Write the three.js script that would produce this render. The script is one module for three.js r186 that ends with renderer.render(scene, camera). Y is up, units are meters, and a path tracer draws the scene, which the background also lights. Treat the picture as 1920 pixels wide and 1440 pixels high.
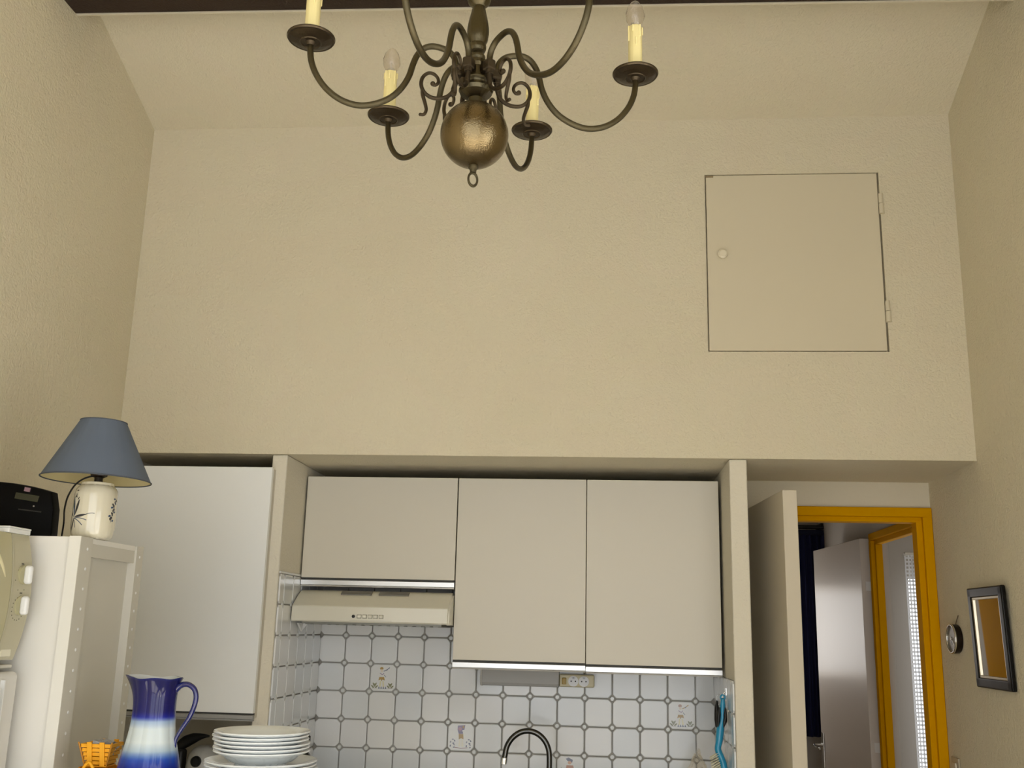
import * as THREE from 'three';
import { RoundedBoxGeometry } from 'three/addons/geometries/RoundedBoxGeometry.js';
import { mergeGeometries, toCreasedNormals } from 'three/addons/utils/BufferGeometryUtils.js';
import { RectAreaLightUniformsLib } from 'three/addons/lights/RectAreaLightUniformsLib.js';

// ------------------------------------------------------------------ camera, sky, light, exposure
const scene = new THREE.Scene();
const camera = new THREE.PerspectiveCamera(41.267, 4 / 3, 0.05, 60);
camera.position.set(0.0777, 1.55, 3.6612);
camera.rotation.order = 'YXZ';
camera.rotation.set(0.2347, 0.092, 0.0251);
scene.add(camera);

const renderer = new THREE.WebGLRenderer({ antialias: true });
renderer.toneMapping = THREE.LinearToneMapping;
renderer.toneMappingExposure = 0.885;
renderer.shadowMap.enabled = true;
scene.background = new THREE.Color().setRGB(2.1, 2.2, 2.34);

RectAreaLightUniformsLib.init();
function windowLight(w, h, pos, target, color, intensity) {
  const l = new THREE.RectAreaLight(new THREE.Color().setRGB(...color), intensity, w, h);
  l.position.set(...pos); l.lookAt(...target); l.castShadow = true; scene.add(l);
  return l;
}
windowLight(2.7, 2.8, [-0.17, 1.5, 4.56], [-0.17, 1.5, 0], [1, 0.99, 0.985], 0.75);        // daylight through the glazed doors behind the camera
windowLight(1.7, 2.2, [1.36, 1.2, 3.45], [0, 1.2, 3.45], [1, 0.99, 0.97], 1.2);      // daylight through the glazed side door
windowLight(0.54, 0.56, [0.88, 1.58, -3.04], [0.88, 1.58, 0], [1, 0.91, 0.8], 2.6);   // small hall window
windowLight(0.8, 1.1, [2.28, 1.45, -2.42], [2.28, 1.45, 0], [1, 0.97, 0.92], 4);       // bedroom window

const sun = new THREE.DirectionalLight(new THREE.Color().setRGB(1, 0.99, 0.97), 31);   // falls through the glazed doors onto the floor behind the camera
sun.position.set(0.6, 13, 11); sun.target.position.set(-0.15, 0, 3.6); sun.castShadow = true;
Object.assign(sun.shadow.camera, { left: -5, right: 5, top: 5, bottom: -5, near: 1, far: 30 }); sun.shadow.mapSize.set(2048, 2048);
scene.add(sun, sun.target);

// ------------------------------------------------------------------ helpers
let seed = 20240611;
const rnd = () => { seed = (seed * 1664525 + 1013904223) >>> 0; return seed / 4294967296; };
const taken = new Map();
function numbered(name) {
  const n = taken.get(name) ?? 0; taken.set(name, n + 1);
  return n ? `${name}_${String(n).padStart(3, '0')}` : name;
}
function tag(o, label, category, group) {
  o.userData.label = label; if (category) o.userData.category = category; if (group) o.userData.group = group;
  return o;
}
function thing(name, label, category, pos, group) {
  const o = new THREE.Group(); o.name = numbered(name); o.position.set(...pos); scene.add(o);
  o.updateMatrixWorld(true);
  return tag(o, label, category, group);
}
// geometry is given in world coordinates; it is moved into the frame of its parent (parents of parts are never turned before their parts exist)
function part(name, geo, mat, parent, label) {
  const g = Array.isArray(geo) ? merge(geo) : geo;
  const m = new THREE.Mesh(g, mat); m.name = parent ? name : numbered(name); m.castShadow = m.receiveShadow = true;
  if (parent) {
    const p = new THREE.Vector3().setFromMatrixPosition(parent.matrixWorld);
    if (p.lengthSq() > 0) { m.geometry = g.clone().translate(-p.x, -p.y, -p.z); }
    const n = parent.userData.counts ??= {}; n[name] = (n[name] ?? 0) + 1;
    if (n[name] > 1) m.name = `${name}_${String(n[name] - 1).padStart(3, '0')}`;
    parent.add(m); m.updateMatrixWorld(true);
    if (label) m.userData.label = label;
  } else scene.add(m);
  return m;
}
// a part whose geometry is shared, put at a world position
function put(name, geo, mat, parent, pos, rot) {
  const m = part(name, new THREE.BufferGeometry(), mat, parent); m.geometry = geo;
  const p = new THREE.Vector3().setFromMatrixPosition(parent.matrixWorld);
  m.position.set(pos[0] - p.x, pos[1] - p.y, pos[2] - p.z); if (rot) m.rotation.set(...rot);
  m.updateMatrixWorld(true);
  return m;
}
function struct(name, geo, mat) { const m = part(name, geo, mat, null); m.userData.kind = 'structure'; return m; }
function plain(g) {
  const h = g.index ? g.toNonIndexed() : g.clone();
  for (const k of Object.keys(h.attributes)) if (!['position', 'normal', 'uv'].includes(k)) h.deleteAttribute(k);
  if (!h.attributes.uv) h.setAttribute('uv', new THREE.BufferAttribute(new Float32Array(h.attributes.position.count * 2), 2));
  h.morphAttributes = {}; h.clearGroups();
  return h;
}
function merge(list) { return mergeGeometries(list.map(plain)); }
function metres(g) {                      // uv in metres, from the dominant direction of each face
  g = plain(g); const p = g.attributes.position, n = g.attributes.normal, uv = g.attributes.uv;
  for (let i = 0; i < p.count; i++) {
    const ax = Math.abs(n.getX(i)), ay = Math.abs(n.getY(i)), az = Math.abs(n.getZ(i));
    if (az >= ax && az >= ay) uv.setXY(i, p.getX(i), p.getY(i));
    else if (ax >= ay) uv.setXY(i, p.getZ(i), p.getY(i));
    else uv.setXY(i, p.getX(i), p.getZ(i));
  }
  return g;
}
function bx(x0, x1, y0, y1, z0, z1, r = 0, seg = 2) {
  const w = x1 - x0, h = y1 - y0, d = z1 - z0;
  const g = r ? new RoundedBoxGeometry(w, h, d, seg, Math.min(r, w / 2.01, h / 2.01, d / 2.01)) : new THREE.BoxGeometry(w, h, d);
  return metres(g.translate((x0 + x1) / 2, (y0 + y1) / 2, (z0 + z1) / 2));
}
const V = (a) => new THREE.Vector3(...a);
function tube(pts, r, seg = 40, rad = 10, ends = true) {
  const c = new THREE.CatmullRomCurve3(pts.map(V), false, 'centripetal');
  const list = [new THREE.TubeGeometry(c, seg, r, rad)];
  if (ends) for (const q of [pts[0], pts[pts.length - 1]]) list.push(new THREE.SphereGeometry(r, rad, 6).translate(...q));
  return merge(list);
}
function taper(pts, radii, seg = 40, rad = 10) {   // a tube whose radius follows a list
  const c = new THREE.CatmullRomCurve3(pts.map(V), false, 'centripetal');
  const g = new THREE.TubeGeometry(c, seg, 1, rad), p = g.attributes.position, n = g.attributes.normal;
  for (let i = 0; i <= seg; i++) {
    const t = i / seg, o = c.getPointAt(t), f = t * (radii.length - 1), k = Math.min(Math.floor(f), radii.length - 2);
    const r = radii[k] + (radii[k + 1] - radii[k]) * (f - k);
    for (let j = 0; j <= rad; j++) { const q = i * (rad + 1) + j; p.setXYZ(q, o.x + n.getX(q) * r, o.y + n.getY(q) * r, o.z + n.getZ(q) * r); }
  }
  return merge([g, new THREE.SphereGeometry(radii[0], rad, 6).translate(...pts[0]), new THREE.SphereGeometry(radii[radii.length - 1], rad, 6).translate(...pts[pts.length - 1])]);
}
function lathe(prof, seg = 48, at = [0, 0, 0], crease = 0.6) {
  return toCreasedNormals(new THREE.LatheGeometry(prof.map(([r, y]) => new THREE.Vector2(Math.max(r, 0.00001), y)), seg), crease).translate(...at);
}
function cyl(r, h, at, rot, seg = 20, r2 = r) {
  const g = new THREE.CylinderGeometry(r2, r, h, seg); if (rot) g.rotateX(rot[0]).rotateY(rot[1]).rotateZ(rot[2]);
  return g.translate(...at);
}
function extrudeX(profZY, x0, x1, bevel = 0) {      // profile given as (z, y), swept along x
  const s = new THREE.Shape(profZY.map(([z, y]) => new THREE.Vector2(-z, y)));
  const g = new THREE.ExtrudeGeometry(s, { depth: x1 - x0 - 2 * bevel, bevelEnabled: bevel > 0, bevelSize: bevel, bevelThickness: bevel, bevelSegments: 3, bevelOffset: -bevel, curveSegments: 12 });
  return metres(g.rotateY(Math.PI / 2).translate(x0 + bevel, 0, 0));
}
function prismXY(pts, z0, z1, holes = []) {
  const s = new THREE.Shape(pts.map((q) => new THREE.Vector2(...q)));
  for (const h of holes) s.holes.push(new THREE.Path(h.map((q) => new THREE.Vector2(...q))));
  return metres(new THREE.ExtrudeGeometry(s, { depth: z1 - z0, bevelEnabled: false }).translate(0, 0, z0));
}
const rect = (x0, x1, y0, y1) => [[x0, y0], [x1, y0], [x1, y1], [x0, y1]];

// ------------------------------------------------------------------ textures
function noiseTile(n, octaves) {           // periodic value noise, 0..1
  const out = new Float32Array(n * n); let total = 0;
  for (const [cells, amp] of octaves) {
    const lat = new Float32Array(cells * cells).map(() => rnd()); total += amp;
    for (let y = 0; y < n; y++) for (let x = 0; x < n; x++) {
      const fx = x / n * cells, fy = y / n * cells, ix = Math.floor(fx), iy = Math.floor(fy);
      const sx = (fx - ix) ** 2 * (3 - 2 * (fx - ix)), sy = (fy - iy) ** 2 * (3 - 2 * (fy - iy));
      const L = (a, b) => lat[((b + cells) % cells) * cells + ((a + cells) % cells)];
      out[y * n + x] += amp * ((L(ix, iy) * (1 - sx) + L(ix + 1, iy) * sx) * (1 - sy) + (L(ix, iy + 1) * (1 - sx) + L(ix + 1, iy + 1) * sx) * sy);
    }
  }
  return out.map((v) => v / total);
}
function grey(n, values, repeat) {
  const d = new Uint8Array(n * n * 4);
  values.forEach((v, i) => { const q = Math.max(0, Math.min(255, v * 255)); d.set([q, q, q, 255], i * 4); });
  const t = new THREE.DataTexture(d, n, n); t.wrapS = t.wrapT = THREE.RepeatWrapping; t.magFilter = THREE.LinearFilter; t.minFilter = THREE.LinearMipmapLinearFilter;
  t.generateMipmaps = true; t.repeat.set(repeat, repeat); t.needsUpdate = true; return t;
}
function tinted(n, values, a, b, repeat) {
  const d = new Uint8Array(n * n * 4), ca = new THREE.Color(a), cb = new THREE.Color(b), c = new THREE.Color();
  values.forEach((v, i) => { c.copy(ca).lerp(cb, Math.max(0, Math.min(1, v))).convertLinearToSRGB(); d.set([c.r * 255, c.g * 255, c.b * 255, 255], i * 4); });
  const t = new THREE.DataTexture(d, n, n); t.colorSpace = THREE.SRGBColorSpace; t.wrapS = t.wrapT = THREE.RepeatWrapping; t.magFilter = THREE.LinearFilter; t.repeat.set(repeat, repeat); t.needsUpdate = true; return t;
}
function painted(w, h, draw, srgb = true) {
  const c = document.createElement('canvas'); c.width = w; c.height = h; draw(c.getContext('2d'), w, h);
  const t = new THREE.CanvasTexture(c); if (srgb) t.colorSpace = THREE.SRGBColorSpace; t.anisotropy = 4; return t;
}
const plasterBump = grey(512, noiseTile(512, [[160, 0.9], [90, 0.7], [36, 0.5], [14, 0.25]]), 1 / 0.6);
const plasterTone = tinted(256, noiseTile(256, [[3, 1], [7, 0.6], [18, 0.3]]), '#d6ccb1', '#ddd4bb', 1 / 2.3);
const pitBump = grey(256, noiseTile(256, [[90, 1], [40, 0.7], [150, 0.6]]).map((v) => 0.5 + 1.6 * (v - 0.5)), 3);

// ------------------------------------------------------------------ materials
const S = (o) => new THREE.MeshStandardMaterial(o), P = (o) => new THREE.MeshPhysicalMaterial(o);
const plaster = S({ map: plasterTone, bumpMap: plasterBump, bumpScale: 0.0032, roughness: 0.95 });
const smoothWall = S({ color: '#dcd3bc', roughness: 0.9, bumpMap: plasterBump, bumpScale: 0.0008 });
const hallPaint = S({ color: '#c3bdb4', roughness: 0.9 });
const mortar = S({ color: '#9d9a93', roughness: 0.95 });
const laminate = P({ color: '#d2ccbc', roughness: 0.42, clearcoat: 0.15, clearcoatRoughness: 0.3 });
const laminateCool = P({ color: '#f0f1ee', roughness: 0.42, clearcoat: 0.15, clearcoatRoughness: 0.3 });
const carcassMat = S({ color: '#c9c3b6', roughness: 0.6 });
const aluminium = S({ color: '#d8d8d6', metalness: 0.85, roughness: 0.32 });
const darkGroove = S({ color: '#3a3833', roughness: 0.6 });
const darkWood = S({ color: '#2a1a0f', roughness: 0.7, bumpMap: pitBump, bumpScale: 0.001 });
const yellowPaint = P({ color: '#d69a00', roughness: 0.7, specularIntensity: 0.03 });
const whitePaint = P({ color: '#d4ccc2', roughness: 0.5, clearcoat: 0.28, clearcoatRoughness: 0.2 });
const leafPaint = S({ color: '#cfc5b0', roughness: 0.6 });
const hood = P({ color: '#dbd7c6', roughness: 0.35, clearcoat: 0.3, clearcoatRoughness: 0.2 });
const porcelain = P({ color: '#e6ebec', roughness: 0.18, clearcoat: 0.8, clearcoatRoughness: 0.06 });
const blackGloss = P({ color: '#060606', roughness: 0.25, clearcoat: 0.6 });
const blackPlastic = S({ color: '#0d0c0b', roughness: 0.45 });
const whitePlastic = P({ color: '#e6e6e2', roughness: 0.35 });
const chrome = S({ color: '#d6d6d2', metalness: 1, roughness: 0.12 });
const darkChrome = S({ color: '#5a5a58', metalness: 1, roughness: 0.16 });
const bronze = S({ color: '#5c543f', metalness: 1, roughness: 0.33, bumpMap: pitBump, bumpScale: 0.0002 });
const bronzeDark = S({ color: '#554a3a', metalness: 1, roughness: 0.34, bumpMap: pitBump, bumpScale: 0.0002 });
const ballMetal = S({ color: '#7b6b4d', metalness: 1, roughness: 0.175, bumpMap: pitBump, bumpScale: 0.0003 });
const candleWax = S({ color: '#eadb9c', roughness: 0.5 });
const bulbGlass = P({ color: '#f3efea', roughness: 0.1, transmission: 0.96, thickness: 0, ior: 1.45 });
const paneGlass = P({ color: '#ffffff', roughness: 0.02, transmission: 1, thickness: 0, ior: 1.45 });
const unitWhite = P({ color: '#e6e3da', roughness: 0.4, clearcoat: 0.2 });
const unitGrey = S({ color: '#cdc9bc', roughness: 0.5 });
const microwaveShell = P({ color: '#b8b296', roughness: 0.38, clearcoat: 0.3 });
const fridgeWhite = P({ color: '#d6d3ca', roughness: 0.35, clearcoat: 0.3 });

// ------------------------------------------------------------------ the room
const XL = -1.75, XR = 1.38, YB = 2.158, YT = 3.4885, TILE_Z = -0.6206;
const floorTone = tinted(256, noiseTile(256, [[4, 1], [16, 0.5], [60, 0.5]]), '#b4ada3', '#c4beb4', 1);
struct('floor', bx(-2, 3.4, -0.12, 0, -3.4, 4.9), S({ map: floorTone, roughness: 0.55 }));
struct('wall_left', bx(XL - 0.18, XL, 0, 5.2, -0.85, 4.8), plaster);
{ // right wall with a second glazed door just ahead of the window wall
  const s = new THREE.Shape([[-4.8, 0], [0.61, 0], [0.61, 5.2], [-4.8, 5.2]].map((q) => new THREE.Vector2(...q)));
  s.holes.push(new THREE.Path([[-4.35, 0.06], [-4.35, 2.35], [-2.55, 2.35], [-2.55, 0.06]].map((q) => new THREE.Vector2(...q))));
  struct('wall_right', metres(new THREE.ExtrudeGeometry(s, { depth: 0.1, bevelEnabled: false }).rotateY(Math.PI / 2).translate(XR, 0, 0)), plaster);
  const x0 = XR + 0.03, x1 = XR + 0.08, w = struct('window_4', [bx(x0, x1, 0.06, 0.13, 2.55, 4.35), bx(x0, x1, 2.28, 2.35, 2.55, 4.35), bx(x0, x1, 0.13, 2.28, 2.55, 2.62), bx(x0, x1, 0.13, 2.28, 4.28, 4.35), bx(x0, x1, 0.13, 2.28, 3.41, 3.49)], whitePaint);
  part('pane', bx(XR + 0.05, XR + 0.056, 0.13, 2.28, 2.62, 3.41), paneGlass, w); part('pane', bx(XR + 0.05, XR + 0.056, 0.13, 2.28, 3.49, 4.28), paneGlass, w);
}
// upper wall above the kitchen recess, with the opening of the access hatch
const HX0 = 0.4652, HX1 = 1.104, HY0 = 2.558, HY1 = 3.2529;
const upper = struct('wall_upper', [
  prismXY(rect(XL, XR, YB, YT + 0.12), -0.024, 0, [rect(HX0 - 0.005, HX1 + 0.004, HY0 - 0.004, HY1 + 0.003).reverse()]),
  bx(XL, XR, YB, YT + 0.12, -0.78, -0.024)], plaster);
// sloping ceiling: two plastered planes that meet at a ridge, with thickness
const slope = 0.372, RIDGE = 3.2;
const yz = (pts, x0, x1) => extrudeX(pts, x0, x1);
struct('ceiling', yz([[0, YT], [RIDGE, YT + slope * RIDGE], [RIDGE, YT + slope * RIDGE + 0.15], [-0.3, YT + 0.15], [-0.3, YT]], XL, XR), plaster);
struct('ceiling_back', yz([[RIDGE, YT + slope * RIDGE], [4.8, 4.05], [4.8, 4.2], [RIDGE, YT + slope * RIDGE + 0.15]], XL, XR), plaster);
struct('beam', (() => { const g = bx(-1.85, 1.5, 0, 0.22, 0, 0.2, 0.008); g.rotateZ(-0.0150); return g.translate(0, 3.5585, 0.662); })(), darkWood);
struct('trim_1', (() => { const g = bx(-1.75, 1.38, -0.006, 0.006, -0.006, 0.0); g.rotateZ(-0.0150); return g.translate(0, 3.563, 0.6615); })(), smoothWall);
// window wall behind the camera
struct('wall_front', prismXY([[XL, 0], [XR, 0], [XR, 4.4], [XL, 4.4]], 4.6, 4.8, [rect(-1.55, 1.22, 0.06, 2.95).reverse()]), plaster);
{
  const z0 = 4.66, z1 = 4.72, w = struct('window_1', [bx(-1.55, 1.22, 0.06, 0.14, z0, z1), bx(-1.55, 1.22, 2.87, 2.95, z0, z1), bx(-1.55, -1.47, 0.14, 2.87, z0, z1), bx(1.14, 1.22, 0.14, 2.87, z0, z1), bx(-0.22, -0.12, 0.14, 2.87, z0, z1)], whitePaint);
  part('pane', bx(-1.47, -0.22, 0.14, 2.87, 4.686, 4.692), paneGlass, w); part('pane', bx(-0.12, 1.14, 0.14, 2.87, 4.686, 4.692), paneGlass, w);
}
// kitchen recess: back walls, two piers
struct('wall_alcove', bx(XL, -1.152, 0, YB, -0.78, -0.62), smoothWall);
const nicheWall = struct('wall_niche', bx(-1.152, 0.60, 0, YB, -0.78, TILE_Z - 0.0075), mortar);
const pierPaint = S({ color: '#ddd6c3', roughness: 0.9, bumpMap: plasterBump, bumpScale: 0.0018 });
const pierL = struct('pillar', bx(-1.152, -1.0935, 0, YB, -0.64, -0.0124, 0.006), pierPaint);
const pierR = struct('pillar', bx(0.5265, 0.590, 0, YB, -0.64, -0.0124, 0.006), pierPaint);

// glazed wall tiles with cut corners and small round dots where four of them meet
const T = 0.11, TX = -1.0929, TY = 1.5035;
function tileShape(w, h, cut) {
  const a = w / 2, b = h / 2, s = new THREE.Shape();
  [[-a + cut, -b], [a - cut, -b], [a, -b + cut], [a, b - cut], [a - cut, b], [-a + cut, b], [-a, b - cut], [-a, -b + cut]].forEach(([x, y], i) => (i ? s.lineTo(x, y) : s.moveTo(x, y)));
  s.closePath();
  const g = plain(new THREE.ExtrudeGeometry(s, { depth: 0.004, bevelEnabled: true, bevelThickness: 0.0025, bevelSize: 0.003, bevelOffset: -0.003, bevelSegments: 2 }));
  const p = g.attributes.position, uv = g.attributes.uv;
  for (let i = 0; i < p.count; i++) uv.setXY(i, p.getX(i) / w + 0.5, p.getY(i) / h + 0.5);
  return toCreasedNormals(g, 0.2);
}
const glaze = ['#dcdedd', '#dfdfdc', '#d9dcdd', '#e1e1df'].map((c) => P({ color: c, roughness: 0.3, clearcoat: 0.7, clearcoatRoughness: 0.12 }));
const dotGlaze = P({ color: '#d2d3cf', roughness: 0.3, clearcoat: 0.6, clearcoatRoughness: 0.12 });
const fullTile = tileShape(T - 0.004, T - 0.004, 0.0145), narrowTile = tileShape(0.0735, T - 0.004, 0.0145);
const dotGeo = new THREE.CylinderGeometry(0.0076, 0.0096, 0.006, 16).rotateX(Math.PI / 2);
// flat printing on four of the tiles: a little folk figure between two sprigs
function figureTile(kind) {
  return P({ roughness: 0.3, clearcoat: 0.7, clearcoatRoughness: 0.12, map: painted(256, 256, (g, w, h) => {
    g.fillStyle = '#dddedb'; g.fillRect(0, 0, w, h);
    const blob = (c, pts) => { g.fillStyle = c; g.beginPath(); pts.forEach(([x, y], i) => (i ? g.lineTo(x, y) : g.moveTo(x, y))); g.closePath(); g.fill(); };
    const oval = (c, x, y, a, b, r = 0) => { g.fillStyle = c; g.beginPath(); g.ellipse(x, y, a, b, r, 0, 7); g.fill(); };
    const stroke = (c, wd, pts) => { g.strokeStyle = c; g.lineWidth = wd; g.beginPath(); pts.forEach(([x, y], i) => (i ? g.lineTo(x, y) : g.moveTo(x, y))); g.stroke(); };
    const sprig = (x, s, c) => { for (let k = 0; k < 5; k++) oval(c, x + s * (k - 2) * 10, 200 - Math.abs(k - 2) * -6 - (k % 2) * 14, 7, 17, s * (k - 2) * 0.45); stroke('#6d6a50', 4, [[x - 24, 226], [x + 24, 226]]); };
    const violet = '#7c6a8a', ochre = '#a5822f', olive = '#7d7f5c', slate = '#565c74';
    if (kind === 0 || kind === 2) {
      oval(kind ? '#a67c62' : ochre, 112, 40, 17, 14); oval('#d8cdbb', 114, 62, 13, 15);
      stroke(kind ? ochre : slate, 7, [[132, 66], [160, 54], [192, 30]]); oval(slate, 165, 52, 9, 5, -0.6);
      blob('#dcdbd8', [[96, 82], [134, 78], [140, 122], [92, 124]]); stroke(violet, 6, [[96, 84], [122, 100], [138, 84]]); stroke(slate, 5, [[138, 100], [158, 122]]);
      blob(ochre, [[92, 122], [140, 122], [148, 154], [124, 144], [116, 162], [106, 144], [84, 154]]);
      blob('#d9d2a8', [[100, 158], [112, 158], [108, 214], [94, 214]]); blob('#d9d2a8', [[124, 158], [136, 158], [146, 214], [130, 214]]);
      sprig(48, 1, olive); sprig(204, -1, olive); for (let k = 0; k < 4; k++) blob(slate, [[84 + k * 22, 232], [92 + k * 22, 208], [102 + k * 22, 232]]);
    } else if (kind === 1) {
      blob(violet, [[96, 22], [168, 16], [160, 60], [138, 66], [150, 98], [106, 100], [94, 60]]); oval('#a67c88', 118, 52, 18, 16); oval(ochre, 150, 34, 8, 12);
      stroke(slate, 5, [[100, 70], [118, 92], [148, 80]]); blob(ochre, [[106, 100], [150, 100], [154, 148], [130, 138], [108, 150]]);
      blob('#dcd8c4', [[110, 150], [126, 150], [124, 216], [106, 216]]); blob('#dcd8c4', [[134, 150], [150, 150], [156, 216], [136, 216]]);
      for (const x of [50, 206]) for (let k = 0; k < 7; k++) oval(k % 2 ? slate : '#7f8290', x + Math.sin(k * 2.2) * 22, 150 + k * 12, 10, 6, k);
      stroke('#7b4f48', 5, [[70, 224], [128, 230], [196, 224]]);
    } else {
      blob(slate, [[84, 26], [112, 14], [152, 34], [146, 60], [100, 44]]); oval('#c79b76', 122, 60, 18, 16); blob('#b07a55', [[92, 84], [156, 84], [170, 150], [84, 150]]);
      stroke('#5f5a4c', 8, [[40, 110], [78, 150]]); blob(ochre, [[96, 150], [156, 150], [150, 190], [100, 190]]); blob('#d9d2a8', [[104, 190], [148, 190], [142, 226], [110, 226]]); sprig(48, 1, olive); sprig(204, -1, olive);
    }
  }) });
}
const pictures = { '2,1': 0, '5,3': 1, '13,2': 2, '9,4': 3 };
for (let r = -2; r < 6; r++) for (let c = 0; c < 15; c++) {
  if (r < -1 && c > 5) continue;                    // behind the wall cupboards
  if (r < 1 && c > 5 && c < 14) continue;
  const key = `${c},${r}`, pic = pictures[key];
  const mat = pic === undefined ? glaze[Math.floor(rnd() * 4)] : figureTile(pic);
  const last = c === 14, m = put('tile', last ? narrowTile : fullTile, mat, nicheWall, [last ? TX + 14 * T + 0.0375 : TX + (c + 0.5) * T, TY - (r + 0.5) * T, TILE_Z - 0.0072 + rnd() * 0.0005], [(rnd() - 0.5) * 0.006, (rnd() - 0.5) * 0.006, 0]);
  if (pic !== undefined) m.userData.label = ['tile painted with a small figure playing a horn between sprigs', 'tile painted with a violet figure above two leafy sprigs', 'tile painted with an ochre figure and green tufts at its feet', 'tile painted with a figure in a dark hat'][pic];
  if (c > 0 && r > -2) put('tile_dot', dotGeo, dotGlaze, nicheWall, [TX + c * T, TY - r * T, TILE_Z - 0.0045]);
}
// the same tiles on the inner faces of the two piers
const groutL = part('grout', bx(-1.0945, -1.0925, 0.9, TY + 2 * T, -0.63, -0.018), mortar, pierL);
for (let r = -2; r < 6; r++) for (let c = 0; c < 6; c++) {
  const first = c === 5, z = TILE_Z + (first ? 5 * T + 0.0265 : (c + 0.5) * T);
  put('tile', first ? sideNarrow() : fullTile, glaze[Math.floor(rnd() * 4)], pierL, [-1.0935, TY - (r + 0.5) * T, z], [0, Math.PI / 2, 0]);
  if (c > 0 && r > -2) put('tile_dot', dotGeo, dotGlaze, pierL, [-1.0900, TY - r * T, TILE_Z + c * T], [0, Math.PI / 2, 0]);
}
part('edge_trim', bx(-1.0935, -1.087, TY + 2 * T, TY + 2 * T + 0.008, -0.62, -0.014, 0.002), glaze[1], pierL);
function sideNarrow() { return (sideNarrow.g ??= tileShape(0.051, T - 0.004, 0.01)); }
part('grout', bx(0.5255, 0.5275, 0.9, TY - T, -0.63, -0.018), mortar, pierR);
for (let r = 1; r < 6; r++) for (let c = 0; c < 6; c++) {
  const first = c === 5, z = TILE_Z + (first ? 5 * T + 0.0265 : (c + 0.5) * T);
  put('tile', first ? sideNarrow() : fullTile, glaze[Math.floor(rnd() * 4)], pierR, [0.5265, TY - (r + 0.5) * T, z], [0, -Math.PI / 2, 0]);
  if (c > 0 && r > 1) put('tile_dot', dotGeo, dotGlaze, pierR, [0.523, TY - r * T, TILE_Z + c * T], [0, -Math.PI / 2, 0]);
}
// ------------------------------------------------------------------ passage: door wall, hall and bedroom beyond
const DZ = -0.546;
struct('wall_passage', [bx(0.59, 0.716, 0, YB, -0.61, DZ), bx(0.716, XR, 2.04, YB, -0.61, DZ), bx(1.374, 1.48, 0, 2.04, -0.61, DZ - 0.001)], smoothWall);
struct('ceiling_hall', bx(0.40, 3.4, 2.5, 2.62, -3.35, -0.66), hallPaint);
struct('wall_hall_left', bx(0.40, 0.55, 0, 2.5, -3.1, -0.66), hallPaint);
struct('wall_hall_end', [prismXY(rect(0.40, 1.50, 0, 2.5), -3.25, -3.1, [rect(0.6, 1.165, 1.29, 1.87).reverse()])], hallPaint);
{
  const w = struct('window_3', [bx(0.6, 1.165, 1.29, 1.33, -3.2, -3.16), bx(0.6, 1.165, 1.83, 1.87, -3.2, -3.16), bx(0.6, 0.64, 1.33, 1.83, -3.2, -3.16), bx(1.125, 1.165, 1.33, 1.83, -3.2, -3.16)], whitePaint);
  part('pane', bx(0.64, 1.125, 1.33, 1.83, -3.182, -3.178), paneGlass, w);
}
struct('wall_hall_right', [bx(1.462, 1.495, 0, 2.5, -3.1, -1.66), bx(1.432, 1.465, 2.05, 2.5, -1.66, -0.61)], hallPaint);
struct('wall_bedroom_near', bx(1.48, 3.4, 0, 2.5, -0.62, -0.5), hallPaint);
struct('wall_bedroom_side', bx(3.2, 3.4, 0, 2.5, -2.62, -0.66), hallPaint);
struct('wall_bedroom_end', prismXY(rect(1.495, 3.4, 0, 2.5), -2.75, -2.62, [rect(1.866, 2.75, 0.6, 1.95).reverse()]), hallPaint);
struct('trim_2', [bx(1.70, 1.725, 0, 2.4, -2.62, -2.605, 0.004), bx(1.745, 1.765, 0, 2.4, -2.62, -2.612, 0.003)], hallPaint);
{
  const w = struct('window_2', [bx(1.866, 2.75, 0.6, 0.66, -2.72, -2.67), bx(1.866, 2.75, 1.89, 1.95, -2.72, -2.67), bx(1.866, 1.872, 0.66, 1.89, -2.72, -2.67), bx(2.71, 2.75, 0.66, 1.89, -2.72, -2.67), bx(2.30, 2.36, 0.66, 1.89, -2.72, -2.67)], whitePaint);
  part('pane', bx(1.872, 2.30, 0.66, 1.89, -2.697, -2.693), paneGlass, w); part('pane', bx(2.36, 2.71, 0.66, 1.89, -2.697, -2.693), paneGlass, w);
}
// first yellow frame with its stepped profile
{
  const f = struct('door_frame', [bx(0.712, XR - 0.001, 2.018, 2.055, -0.605, DZ + 0.022, 0.004), bx(1.342, XR - 0.001, 0, 2.02, -0.605, DZ + 0.022, 0.004), bx(0.712, 0.735, 0, 2.02, -0.605, DZ + 0.022, 0.004)], yellowPaint);
  part('door_stop', [bx(0.73, 1.345, 1.998, 2.02, -0.605, DZ + 0.004, 0.003), bx(1.32, 1.345, 0, 2.0, -0.605, DZ + 0.004, 0.003), bx(0.73, 0.75, 0, 2.0, -0.605, DZ + 0.004, 0.003)], yellowPaint, f);
  f.userData.label = 'yellow painted door frame of the passage';
}
// second yellow frame in the hall's right wall
{
  const f = struct('door_frame', [bx(1.412, 1.466, 2.02, 2.055, -1.665, -0.625, 0.004), bx(1.412, 1.466, 0, 2.02, -1.665, -1.625, 0.004)], yellowPaint);
  part('door_stop', [bx(1.430, 1.464, 2.0, 2.022, -1.63, -0.625, 0.003), bx(1.430, 1.464, 0, 2.0, -1.63, -1.605, 0.003)], yellowPaint, f);
  f.userData.label = 'second yellow door frame inside the hall';
}
// yellow frame in the hall's left wall, seen only in the mirror
struct('door_frame', [bx(0.545, 0.575, 0, 2.055, -2.30, -1.90, 0.004)], yellowPaint).userData.label = 'yellow door frame on the far side of the hall';
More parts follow.
